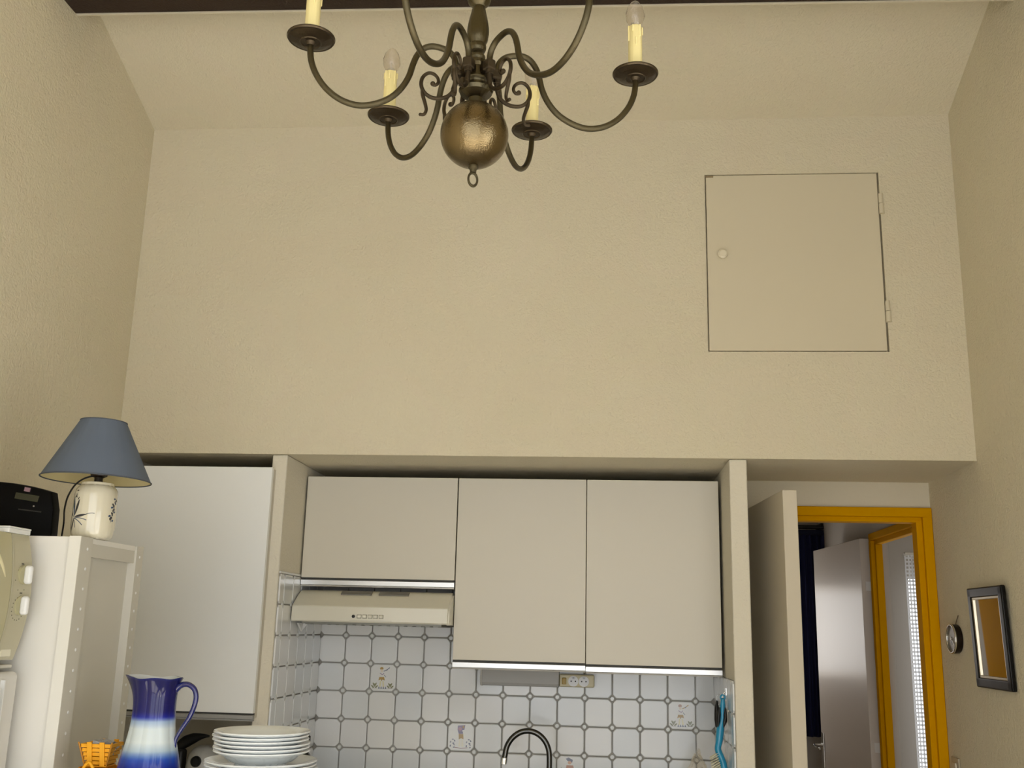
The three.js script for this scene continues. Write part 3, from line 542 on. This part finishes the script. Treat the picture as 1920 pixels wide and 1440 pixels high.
// ------------------------------------------------------------------ shelf unit, fridge, microwave along the left wall
{
  const t = thing('shelf_unit', 'tall white shelf unit with perforated corner posts against the left wall', 'shelf unit', [-1.5, 0, 0.98]);
  const x1 = -1.24, z0 = 0.795, z1 = 1.158, h = 1.75;
  const postA = part('post', [bx(x1 - 0.004, x1, 0, h, z1 - 0.062, z1), bx(x1 - 0.030, x1 - 0.004, 0, h, z1 - 0.004, z1)], unitGrey, t);
  const postB = part('post', [bx(x1 - 0.004, x1, 0, h, z0, z0 + 0.042), bx(x1 - 0.024, x1 - 0.004, 0, h, z0 + 0.039, z0 + 0.042)], unitGrey, t);
  part('post', bx(XL + 0.01, XL + 0.04, 0, h, z0, z0 + 0.03), unitGrey, t); part('post', bx(XL + 0.01, XL + 0.04, 0, h, z1 - 0.03, z1), unitGrey, t);
  const riv = new THREE.SphereGeometry(0.0042, 8, 6).scale(0.4, 1, 1);
  for (let k = 0; k < 12; k++) { put('rivet', riv, whitePlastic, postA, [x1, h - 0.03 - k * 0.05, z1 - 0.038]); put('rivet', riv, whitePlastic, postB, [x1, h - 0.03 - k * 0.05, z0 + 0.021]); }
  part('end_panel', bx(XL + 0.01, x1 - 0.030, 0.02, h - 0.002, z1 - 0.010, z1 - 0.004), unitWhite, t);
  part('side_panel', bx(x1 - 0.03, x1 - 0.024, 0.02, h - 0.03, z0 + 0.02, z1 - 0.03), unitGrey, t);
  part('top_rail', bx(x1 - 0.024, x1 - 0.006, h - 0.048, h - 0.008, z0 + 0.042, z1 - 0.062), unitGrey, t);
  part('top_board', bx(XL + 0.01, x1 - 0.004, h - 0.014, h - 0.001, z0, z1 - 0.006), unitWhite, t);
  part('edge_strip', bx(x1 - 0.030, x1 + 0.0004, 0.0, h, z1 + 0.0001, z1 + 0.003), P({ color: '#e6e3d8', roughness: 0.35 }), t);
}
{
  const t = thing('fridge', 'white refrigerator under the microwave by the left wall', 'fridge', [-1.56, 0, 1.45]);
  part('body', bx(XL + 0.01, -1.40, 0.03, 1.425, 1.19, 1.74, 0.006), fridgeWhite, t);
  const d = part('door', bx(-1.396, -1.34, 0.06, 1.418, 1.186, 1.744, 0.014, 4), fridgeWhite, t);
  part('handle', [bx(-1.34, -1.322, 1.15, 1.385, 1.285, 1.30, 0.004), bx(-1.342, -1.33, 1.14, 1.40, 1.26, 1.264)], whitePlastic, d);
  part('top_cover', bx(XL + 0.012, -1.36, 1.425, 1.434, 1.19, 1.74, 0.003), unitGrey, t);
  part('foot', cyl(0.02, 0.03, [-1.44, 0.015, 1.24]), blackPlastic, t); part('foot', cyl(0.02, 0.03, [-1.44, 0.015, 1.69]), blackPlastic, t);
  const m = thing('microwave_oven', 'cream microwave with two white dial knobs on top of the fridge', 'microwave', [-1.56, 1.435, 1.42]);
  part('housing', bx(XL + 0.02, -1.385, 1.445, 1.745, 1.192, 1.66, 0.006), microwaveShell, m);
  // bowed front: control panel, then door
  const bow = (z0, z1, x) => { const g = plain(new RoundedBoxGeometry(0.028, 0.30, z1 - z0, 12, 0.006)); const h = plain(new THREE.BoxGeometry(0.028, 0.30, z1 - z0, 1, 24, 2)), p = h.attributes.position; for (let i = 0; i < p.count; i++) { const y = p.getY(i) / 0.15; if (p.getX(i) > 0) p.setX(i, p.getX(i) + 0.018 * (1 - y * y)); if (p.getZ(i) < 0 && z0 < 1.25) p.setZ(i, p.getZ(i) - 0.012 * (1 - y * y)); } h.computeVertexNormals(); return toCreasedNormals(h, 0.5).translate(x, 1.595, (z0 + z1) / 2); };
  const marks = painted(256, 1024, (g, w, h) => {
    g.fillStyle = '#b8b296'; g.fillRect(0, 0, w, h); g.strokeStyle = '#55513c'; g.fillStyle = '#55513c';
    g.fillRect(116, 236, 44, 14); g.fillRect(116, 504, 44, 14);
    for (const [cy, n, span] of [[392, 6, 5.2], [652, 16, 5.4]]) { g.lineWidth = 5; g.beginPath(); g.arc(128, cy, 84, -1.9, -1.2); g.stroke(); for (let k = 0; k < n; k++) { const a = -Math.PI / 2 + 0.5 + k / (n - 1) * span; g.fillRect(128 + Math.cos(a) * 104 - 7, cy + Math.sin(a) * 104 - 5, 14, 10); } }
  });
  const panel = part('control_panel', bow(1.196, 1.272, -1.372), P({ color: '#b8b296', roughness: 0.38, clearcoat: 0.3 }), m);
  part('print', bx(-0.0005, 0.0005, -0.12, 0.12, -0.033, 0.033).translate(-1.3395, 1.603, 1.232), P({ map: null, color: '#c9c39c', roughness: 0.4 }), panel);
  { const pr = panel.children[0]; const gq = new THREE.PlaneGeometry(0.066, 0.27, 1, 16).rotateY(Math.PI / 2); const q = gq.attributes.position; for (let i = 0; i < q.count; i++) { const y = (q.getY(i) + 0.008) / 0.15; q.setX(i, 0.014 + 0.0006 + 0.018 * (1 - y * y)); } gq.computeVertexNormals(); const w = new THREE.Vector3().setFromMatrixPosition(panel.matrixWorld); pr.geometry = gq.translate(-1.372 - w.x, 1.603 - w.y, 1.232 - w.z); pr.material = P({ map: marks, roughness: 0.4 }); }
  for (const y of [1.648, 1.574]) {
    const dial = part('dial_ring', cyl(0.0235, 0.006, [-1.3395, y, 1.226], [0, 0, Math.PI / 2], 36), P({ color: '#b3ad88', roughness: 0.4 }), m);
    part('knob', new RoundedBoxGeometry(0.02, 0.045, 0.0155, 4, 0.0075).translate(-1.328, y, 1.226), whitePlastic, dial);
  }
  part('door', bow(1.275, 1.66, -1.372), P({ color: '#b4ad86', roughness: 0.35, clearcoat: 0.4 }), m);
  part('window_rim', new THREE.TorusGeometry(0.11, 0.006, 10, 64).scale(1, 1.0, 0.6).rotateY(Math.PI / 2).translate(-1.345, 1.60, 1.405), P({ color: '#e2d9ae', roughness: 0.3 }), m);
  part('open_button', bx(-1.366, -1.352, 1.452, 1.474, 1.215, 1.262, 0.004), P({ color: '#dcd7bd', roughness: 0.25, clearcoat: 0.5 }), m);
  part('foot', bx(-1.41, -1.39, 1.434, 1.446, 1.22, 1.25), blackPlastic, m); part('foot', bx(-1.41, -1.39, 1.434, 1.446, 1.6, 1.63), blackPlastic, m);
  const b = thing('plastic_box', 'small flat white box lying on the corner of the microwave', 'box', [-1.37, 1.745, 1.24]);
  part('base', bx(-1.395, -1.352, 1.7455, 1.757, 1.20, 1.295, 0.002), whitePlastic, b); part('lid', bx(-1.396, -1.351, 1.757, 1.761, 1.199, 1.296, 0.0015), whitePlastic, b);
}
// ------------------------------------------------------------------ table lamp and black device on the shelf unit
{
  const bxx = -1.269, bz = 1.05, y0 = 1.7505;
  const t = thing('table_lamp', 'table lamp with blue-grey cone shade and white painted ceramic base', 'lamp', [bxx, y0, bz]);
  const flowers = painted(1024, 512, (g, w, h) => {
    g.fillStyle = '#dcd5bd'; g.fillRect(0, 0, w, h);
    const leaf = (x, y, l, wd, a, c) => { g.save(); g.translate(x, y); g.rotate(a); g.fillStyle = c; g.beginPath(); g.moveTo(0, 0); g.quadraticCurveTo(l * 0.5, -wd, l, 0); g.quadraticCurveTo(l * 0.5, wd, 0, 0); g.fill(); g.restore(); };
    const line = (pts, wd, c) => { g.strokeStyle = c; g.lineWidth = wd; g.lineCap = 'round'; g.beginPath(); g.moveTo(...pts[0]); g.quadraticCurveTo(...pts[1], ...pts[2]); g.stroke(); };
    const ink = '#1d2331', blue = '#39506f';
    for (const ox of [-1024, 0]) {
      const x = 925 + ox, y = 330;
      leaf(x, y, 190, 24, -1.72, blue); leaf(x + 4, y - 10, 160, 26, -1.32, ink); leaf(x, y, 125, 22, -0.2, ink); line([[x + 110, y - 22], [x + 140, y - 40], [x + 175, y - 36]], 5, ink);
      leaf(x, y, 130, 20, 1.75, ink); leaf(x - 4, y, 110, 13, -2.4, blue); line([[x, y + 10], [x + 50, y + 20], [x + 90, y + 70]], 7, '#5b6472'); line([[x, y + 10], [x + 60, y - 2], [x + 120, y + 26]], 7, '#5b6472'); line([[x - 6, y + 8], [x + 20, y + 40], [x + 26, y + 90]], 7, '#5b6472');
      for (let k = 0; k < 5; k++) leaf(x - 10 + k * 8, 90 + k * 22, 34, 11, k * 1.3, ink);
      const vx = 250 + ox + 1024 - 1024 * (ox === 0); for (let k = 0; k < 16; k++) { const yy = 150 + k * 13, xx = vx + Math.sin(k * 0.9) * 14 - k * 2.4; g.fillStyle = k % 3 ? ink : blue; g.beginPath(); g.ellipse(xx + (k % 2 ? 11 : -8), yy, 13, 9, k, 0, 7); g.fill(); }
      line([[vx + 14, 145], [vx - 10, 250], [vx - 34, 360]], 4, ink);
    }
  });
  const body = lathe([[0.0, 0], [0.044, 0], [0.05, 0.004], [0.053, 0.012], [0.0552, 0.026], [0.055, 0.06], [0.0545, 0.116], [0.0525, 0.129], [0.047, 0.137], [0.042, 0.142], [0.0415, 0.148], [0.036, 0.1495], [0.0, 0.1495]], 64, [bxx, y0, bz], 0.7);
  { const p = body.attributes.position, uv = body.attributes.uv; for (let i = 0; i < p.count; i++) uv.setY(i, (p.getY(i) - y0) / 0.15); }
  part('base', body, P({ map: flowers, roughness: 0.2, clearcoat: 0.9, clearcoatRoughness: 0.05 }), t).rotation.y = 0;
  part('neck', lathe([[0.011, 0.149], [0.011, 0.163], [0.021, 0.168], [0.022, 0.174], [0.012, 0.178], [0.012, 0.21]], 24, [bxx, y0, bz]), S({ color: '#241a13', roughness: 0.4 }), t);
  const tilt = (g) => g.translate(-bxx, -y0 - 0.165, -bz).rotateZ(-0.015).translate(bxx - 0.006, y0 + 0.165, bz);
  const r0 = 0.140, r1 = 0.0595, hb = 0.158, ht = 0.316;
  part('shade', tilt(lathe([[r0, hb], [r1, ht]], 72, [bxx, y0, bz])), S({ color: '#5f6978', roughness: 0.9, side: THREE.DoubleSide }), t);
  part('shade_lining', tilt(lathe([[r1 - 0.0015, ht - 0.001], [r0 - 0.002, hb + 0.001]], 72, [bxx, y0, bz])), S({ color: '#cfc190', roughness: 0.8, side: THREE.DoubleSide }), t);
  part('shade_rim', [tilt(new THREE.TorusGeometry(r0, 0.0018, 8, 72).rotateX(Math.PI / 2).translate(bxx, y0 + hb, bz)), tilt(new THREE.TorusGeometry(r1, 0.0016, 8, 60).rotateX(Math.PI / 2).translate(bxx, y0 + ht, bz))], S({ color: '#4d525a', roughness: 0.8 }), t);
  part('shade_spider', [tilt(cyl(0.0012, 2 * r1, [bxx, y0 + ht - 0.004, bz], [0, 0, Math.PI / 2], 6)), tilt(cyl(0.0012, 2 * r1, [bxx, y0 + ht - 0.004, bz], [Math.PI / 2, 0, 0], 6))], darkGroove, t);
  part('cord', tube([[bxx - 0.006, y0 + 0.168, bz + 0.012], [bxx - 0.030, y0 + 0.160, bz + 0.016], [bxx - 0.056, y0 + 0.145, bz + 0.01], [bxx - 0.084, y0 + 0.117, bz - 0.01], [bxx - 0.112, y0 + 0.085, bz - 0.05], [bxx - 0.145, y0 + 0.05, bz - 0.115], [bxx - 0.155, y0 + 0.004, bz - 0.13]], 0.0024, 40, 8), blackPlastic, t);
}
{
  const t = thing('black_device', 'black plastic device with a small grey display beside the table lamp', 'device', [-1.58, 1.75, 0.95]);
  const x0 = -1.735, x1 = -1.4, s = new THREE.Shape();
  s.moveTo(x0, 1.7505); s.lineTo(-1.409, 1.7505); s.lineTo(-1.412, 1.835); s.lineTo(-1.424, 1.881); s.quadraticCurveTo(-1.5, 1.905, -1.61, 1.909); s.quadraticCurveTo(-1.68, 1.91, x0, 1.90); s.closePath();
  const body = part('case', toCreasedNormals(new THREE.ExtrudeGeometry(s, { depth: 0.026, bevelEnabled: true, bevelSize: 0.004, bevelThickness: 0.006, bevelOffset: -0.004, bevelSegments: 3, curveSegments: 16 }).translate(0, 0, 0.970), 0.5), P({ color: '#040303', roughness: 0.5, specularIntensity: 0.25 }), t);
  part('display', bx(-0.034, 0.034, -0.0085, 0.0085, -0.001, 0.0012).rotateZ(-0.14).translate(-1.491, 1.865, 1.003), P({ color: '#3a3a2c', roughness: 0.25 }), t);
  part('sticker', bx(-0.0085, 0.0085, -0.0055, 0.0055, -0.001, 0.0012).rotateZ(-0.14).translate(-1.4925, 1.886, 1.003), S({ color: '#9a7a84', roughness: 0.5 }), t, 'pale pink sticker');
  part('indicator', cyl(0.002, 0.002, [-1.468, 1.841, 1.0035], [Math.PI / 2, 0, 0], 10), S({ color: '#aaa59a', roughness: 0.4 }), t);
  part('slot', bx(-0.033, 0.033, -0.0015, 0.0015, -0.001, 0.001).rotateZ(-0.1).translate(-1.478, 1.829, 1.003), S({ color: '#2c2a28', roughness: 0.4 }), t);
}
// ------------------------------------------------------------------ bar with jug, plates, basket
const BAR = 1.12;
{
  const t = thing('bar_counter', 'white high bar counter carrying the blue jug and plates', 'counter', [-0.75, 0, 1.2]);
  part('top', bx(-1.215, -0.54, BAR - 0.03, BAR, 0.99, 1.40, 0.004), laminateCool, t);
  for (const [x, z] of [[-1.19, 1.02], [-0.57, 1.02], [-1.19, 1.37], [-0.57, 1.37]]) part('leg', bx(x - 0.018, x + 0.018, 0, BAR - 0.03, z - 0.018, z + 0.018, 0.003), laminateCool, t);
}
{
  const jx = -0.985, jz = 1.2;
  const t = thing('blue_jug', 'tall glazed blue jug with a white band in front of the shelf unit', 'jug', [jx, BAR, jz]);
  const prof = [[0.0, 0.0], [0.045, 0.0], [0.052, 0.006], [0.066, 0.03], [0.072, 0.06], [0.0705, 0.09], [0.064, 0.12], [0.0575, 0.147], [0.0525, 0.175], [0.0498, 0.2], [0.0485, 0.225], [0.049, 0.25], [0.052, 0.27], [0.057, 0.288], [0.0595, 0.294]];
  const curve = new THREE.SplineCurve(prof.slice(3).map((q) => new THREE.Vector2(...q))), body = [...prof.slice(0, 3).map((q) => new THREE.Vector2(...q)), ...curve.getPoints(60)];
  const shape = (inset, from) => {
    const g = new THREE.LatheGeometry(body.slice(from).map((q) => new THREE.Vector2(Math.max(q.x - inset, 0.0001), q.y)), 120), p = g.attributes.position, uv = g.attributes.uv;
    for (let i = 0; i < p.count; i++) {
      let x = p.getX(i), y = p.getY(i), z = p.getZ(i); uv.setY(i, y / 0.3);
      const a = Math.atan2(z, x), f = Math.min(1, Math.max(0, (y - 0.03) / 0.08)), lobes = 1 + 0.035 * f * (Math.abs(Math.cos(a * 5)) - 0.5);
      x *= lobes; z *= lobes;
      const top = Math.max(0, (y - 0.20) / 0.094), d = Math.cos(a - Math.PI), sp = Math.max(0, d) ** 5;       // spout towards -x
      x -= 0.019 * top ** 2 * sp; y += 0.006 * top ** 2 * sp + 0.0016 * top ** 3 * Math.cos(a * 5);
      p.setXYZ(i, x, y, z);
    }
    g.computeVertexNormals(); return g.translate(jx, BAR, jz);
  };
  const bands = painted(64, 1024, (g, w, h) => {
    const gr = g.createLinearGradient(0, h, 0, 0);
    for (const [s, c] of [[0, '#06125e'], [0.3, '#071d80'], [0.375, '#1f47a6'], [0.44, '#a9bccb'], [0.5, '#cfd9da'], [0.6, '#cbd6d8'], [0.655, '#93a8c6'], [0.69, '#12208a'], [0.73, '#04065a'], [0.96, '#04054c'], [0.985, '#24306e'], [1, '#dfe4e6']]) gr.addColorStop(s, c);
    g.fillStyle = gr; g.fillRect(0, 0, w, h);
  });
  part('body', shape(0, 0), P({ map: bands, roughness: 0.5, specularIntensity: 0.3, clearcoat: 0.7, clearcoatRoughness: 0.05 }), t);
  part('lining', shape(0.003, 12), P({ color: '#d5dbde', roughness: 0.2, clearcoat: 0.8, side: THREE.DoubleSide }), t);
  part('handle', taper([[-0.938, 1.386, jz], [-0.926, 1.397, jz], [-0.909, 1.400, jz], [-0.893, 1.391, jz], [-0.886, 1.375, jz], [-0.887, 1.356, jz], [-0.897, 1.326, jz], [-0.914, 1.298, jz], [-0.926, 1.274, jz], [-0.928, 1.258, jz]], [0.0075, 0.0068, 0.0062, 0.006, 0.006, 0.006, 0.0055, 0.005, 0.0045, 0.005], 60, 14).scale(1, 1, 1), P({ color: '#10185f', roughness: 0.15, clearcoat: 1, clearcoatRoughness: 0.04 }), t);
}
{ // two kinds of plates in one stack
  const px = -0.716, pz = 1.2;
  const soup = lathe([[0.0, 0.004], [0.05, 0.004], [0.052, 0], [0.06, 0], [0.061, 0.005], [0.077, 0.012], [0.088, 0.021], [0.095, 0.026], [0.108, 0.0305], [0.1115, 0.033], [0.1105, 0.0355], [0.107, 0.0345], [0.094, 0.0305], [0.085, 0.026], [0.073, 0.015], [0.056, 0.009], [0.0, 0.0085]], 96, [0, 0, 0], 0.5);
  const dinner = lathe([[0.0, 0.003], [0.074, 0.003], [0.076, 0], [0.082, 0], [0.083, 0.004], [0.1, 0.009], [0.126, 0.0165], [0.1295, 0.0195], [0.1285, 0.0215], [0.124, 0.0205], [0.1, 0.0135], [0.086, 0.0085], [0.07, 0.0075], [0.0, 0.0072]], 96, [0, 0, 0], 0.5);
  const ord = ['topmost', 'second', 'third', 'fourth', 'fifth', 'lowest'];
  const place = (geo, name, label, group, y, dx, dz) => { const o = thing(name, label, 'plate', [px + dx, y, pz + dz], group); const m = new THREE.Mesh(geo, porcelain); m.name = 'dish'; m.castShadow = m.receiveShadow = true; o.add(m); return o; };
  const soupBase = 1.2245;
  for (let k = 0; k < 6; k++) place(soup, 'soup_plate', k === 0 ? 'topmost small white soup plate of the stack beside the blue jug' : k === 5 ? 'lowest small soup plate, its foot on the larger plates' : `${ord[k]} small white soup plate from the top of the stack`, 'soup plates stacked on the dinner plates', soupBase + (5 - k) * 0.0085, (rnd() - 0.5) * 0.005 - 0.003 + k * 0.0006, (rnd() - 0.5) * 0.005);
  for (let k = 0; k < 12; k++) place(dinner, 'dinner_plate', k === 0 ? 'topmost large white dinner plate, directly under the soup plates' : k < 4 ? `${ord[k]} large white dinner plate below the soup plates` : `${['fifth', 'sixth', 'seventh', 'eighth', 'ninth', 'tenth', 'eleventh', 'lowest'][k - 4]} large white dinner plate counted down the stack on the bar`, 'dinner plates under the soup plates', 1.2165 - k * 0.0083, (rnd() - 0.5) * 0.006, (rnd() - 0.5) * 0.005);
}
{ // yellow slatted baskets
  const yel = S({ color: '#efa70a', roughness: 0.5 });
  const t = thing('yellow_basket', 'small yellow slatted basket between the shelf unit and the blue jug', 'basket', [-1.122, BAR + 0.085, 1.17]);
  const cx = -1.121, cz = 1.165, yb = 1.208, yt = 1.256, half = (y) => 0.027 + 0.013 * (y - yb) / (yt - yb), dep = (y) => 0.024 + 0.011 * (y - yb) / (yt - yb);
  for (let k = 0; k < 5; k++) { const y = yb + 0.002 + k * 0.0098, a = half(y), b = dep(y);
    part('slat', [bx(cx - a, cx + a, y, y + 0.0084, cz + b - 0.003, cz + b, 0.001)], yel, t); part('slat', [bx(cx - a, cx + a, y, y + 0.0084, cz - b, cz - b + 0.003, 0.001)], yel, t);
    part('slat', [bx(cx - a, cx - a + 0.003, y, y + 0.0084, cz - b, cz + b, 0.001)], yel, t); part('slat', [bx(cx + a - 0.003, cx + a, y, y + 0.0084, cz - b, cz + b, 0.001)], yel, t); }
  const up = (x, s) => { const g = bx(-0.006, 0.006, yb - 0.002, yt + 0.006, -0.0018, 0.0018, 0.001); const p = g.attributes.position; for (let i = 0; i < p.count; i++) { const f = (p.getY(i) - yb) / (yt - yb); p.setZ(i, p.getZ(i) + s * (0.0255 + 0.011 * f)); } return g.translate(cx + x, 0, cz); };
  for (const s of [-1, 1]) for (const x of [-0.014, 0.017]) part('upright', up(x, s), yel, t);
  for (const s of [-1, 1]) part('corner_post', tube([[cx + s * 0.027, yb, cz + 0.024], [cx + s * 0.041, yt + 0.004, cz + 0.036]], 0.0022, 4, 8), S({ color: '#b87c1c', roughness: 0.5 }), t);
  part('bottom', bx(cx - 0.028, cx + 0.028, yb - 0.003, yb, cz - 0.025, cz + 0.025, 0.001), yel, t);
  const b2 = thing('yellow_basket', 'yellow basket with an arched handle underneath the slatted one', 'basket', [-1.122, BAR, 1.17]);
  part('bowl', lathe([[0.0, 0.001], [0.036, 0.001], [0.046, 0.06], [0.048, 0.082], [0.045, 0.082], [0.042, 0.06], [0.033, 0.006], [0, 0.006]], 40, [cx, BAR, cz]), yel, b2);
  part('handle', tube([[cx - 0.018, 1.18, cz + 0.052], [cx - 0.014, 1.205, cz + 0.054], [cx - 0.002, 1.219, cz + 0.055], [cx + 0.010, 1.205, cz + 0.054], [cx + 0.014, 1.18, cz + 0.052]], 0.0036, 30, 10), yel, b2);
  const f = thing('crumpled_wrapper', 'crumpled grey cellophane lying in the small yellow basket', 'wrapper', [cx, 1.24, cz]);
  const g = new THREE.IcosahedronGeometry(1, 4), p = g.attributes.position, v = new THREE.Vector3();
  for (let i = 0; i < p.count; i++) { v.fromBufferAttribute(p, i); const k = 1 + 0.22 * Math.sin(v.x * 9 + v.z * 4) * Math.sin(v.y * 7) + 0.14 * Math.sin(v.z * 17 + v.x * 5); p.setXYZ(i, cx + 0.004 + v.x * 0.031 * k, 1.247 + v.y * 0.017 * k - v.x * 0.003, cz + v.z * 0.026 * k); }
  g.computeVertexNormals(); part('film', g, P({ color: '#a9a7a2', roughness: 0.25, clearcoat: 0.6, transmission: 0.2, thickness: 0 }), f);
}
{ // appliance and bottle standing in the alcove behind the jug and the plates
  const t = thing('kitchen_appliance', 'white rounded appliance with curved black top between the blue jug and the plates', 'appliance', [-1.40, 0.9, -0.25]);
  part('body', [lathe([[0, 0], [0.05, 0], [0.062, 0.012], [0.066, 0.05], [0.0665, 0.1], [0.064, 0.14], [0.056, 0.168], [0.04, 0.186], [0.018, 0.196], [0, 0.198]], 56, [-1.4, 0.9, -0.25], 0.7)], P({ color: '#c9c6bb', roughness: 0.3, clearcoat: 0.5 }), t);
  part('knob', lathe([[0, 0.016], [0.014, 0.015], [0.019, 0.009], [0.0195, 0]], 32).rotateX(Math.PI / 2).translate(-1.406, 1.045, -0.188), blackPlastic, t);
  part('top', taper([[-1.515, 1.068, -0.25], [-1.49, 1.096, -0.25], [-1.45, 1.118, -0.25], [-1.405, 1.128, -0.25], [-1.39, 1.128, -0.25]], [0.010, 0.019, 0.022, 0.019, 0.011, 0.004], 40, 14), blackPlastic, t);
  part('column', bx(-1.515, -1.475, 0.9, 1.08, -0.275, -0.225, 0.012, 3), S({ color: '#1a1917', roughness: 0.5 }), t);
  const b = thing('dark_bottle', 'small dark bottle just behind the right edge of the soup plates', 'bottle', [-1.03, 0.9, -0.3]);
  part('body', lathe([[0, 0], [0.026, 0], [0.028, 0.008], [0.028, 0.15], [0.022, 0.17], [0.011, 0.184], [0.01, 0.2], [0.0, 0.2]], 32, [-1.035, 0.9, -0.3]), P({ color: '#10130a', roughness: 0.25 }), b);
  part('cap', lathe([[0.012, 0.2], [0.0125, 0.212], [0.015, 0.214], [0.015, 0.235], [0.009, 0.24], [0.009, 0.247], [0, 0.247]], 24, [-1.03, 0.9, -0.3]), blackPlastic, b);
}
renderer.render(scene, camera);
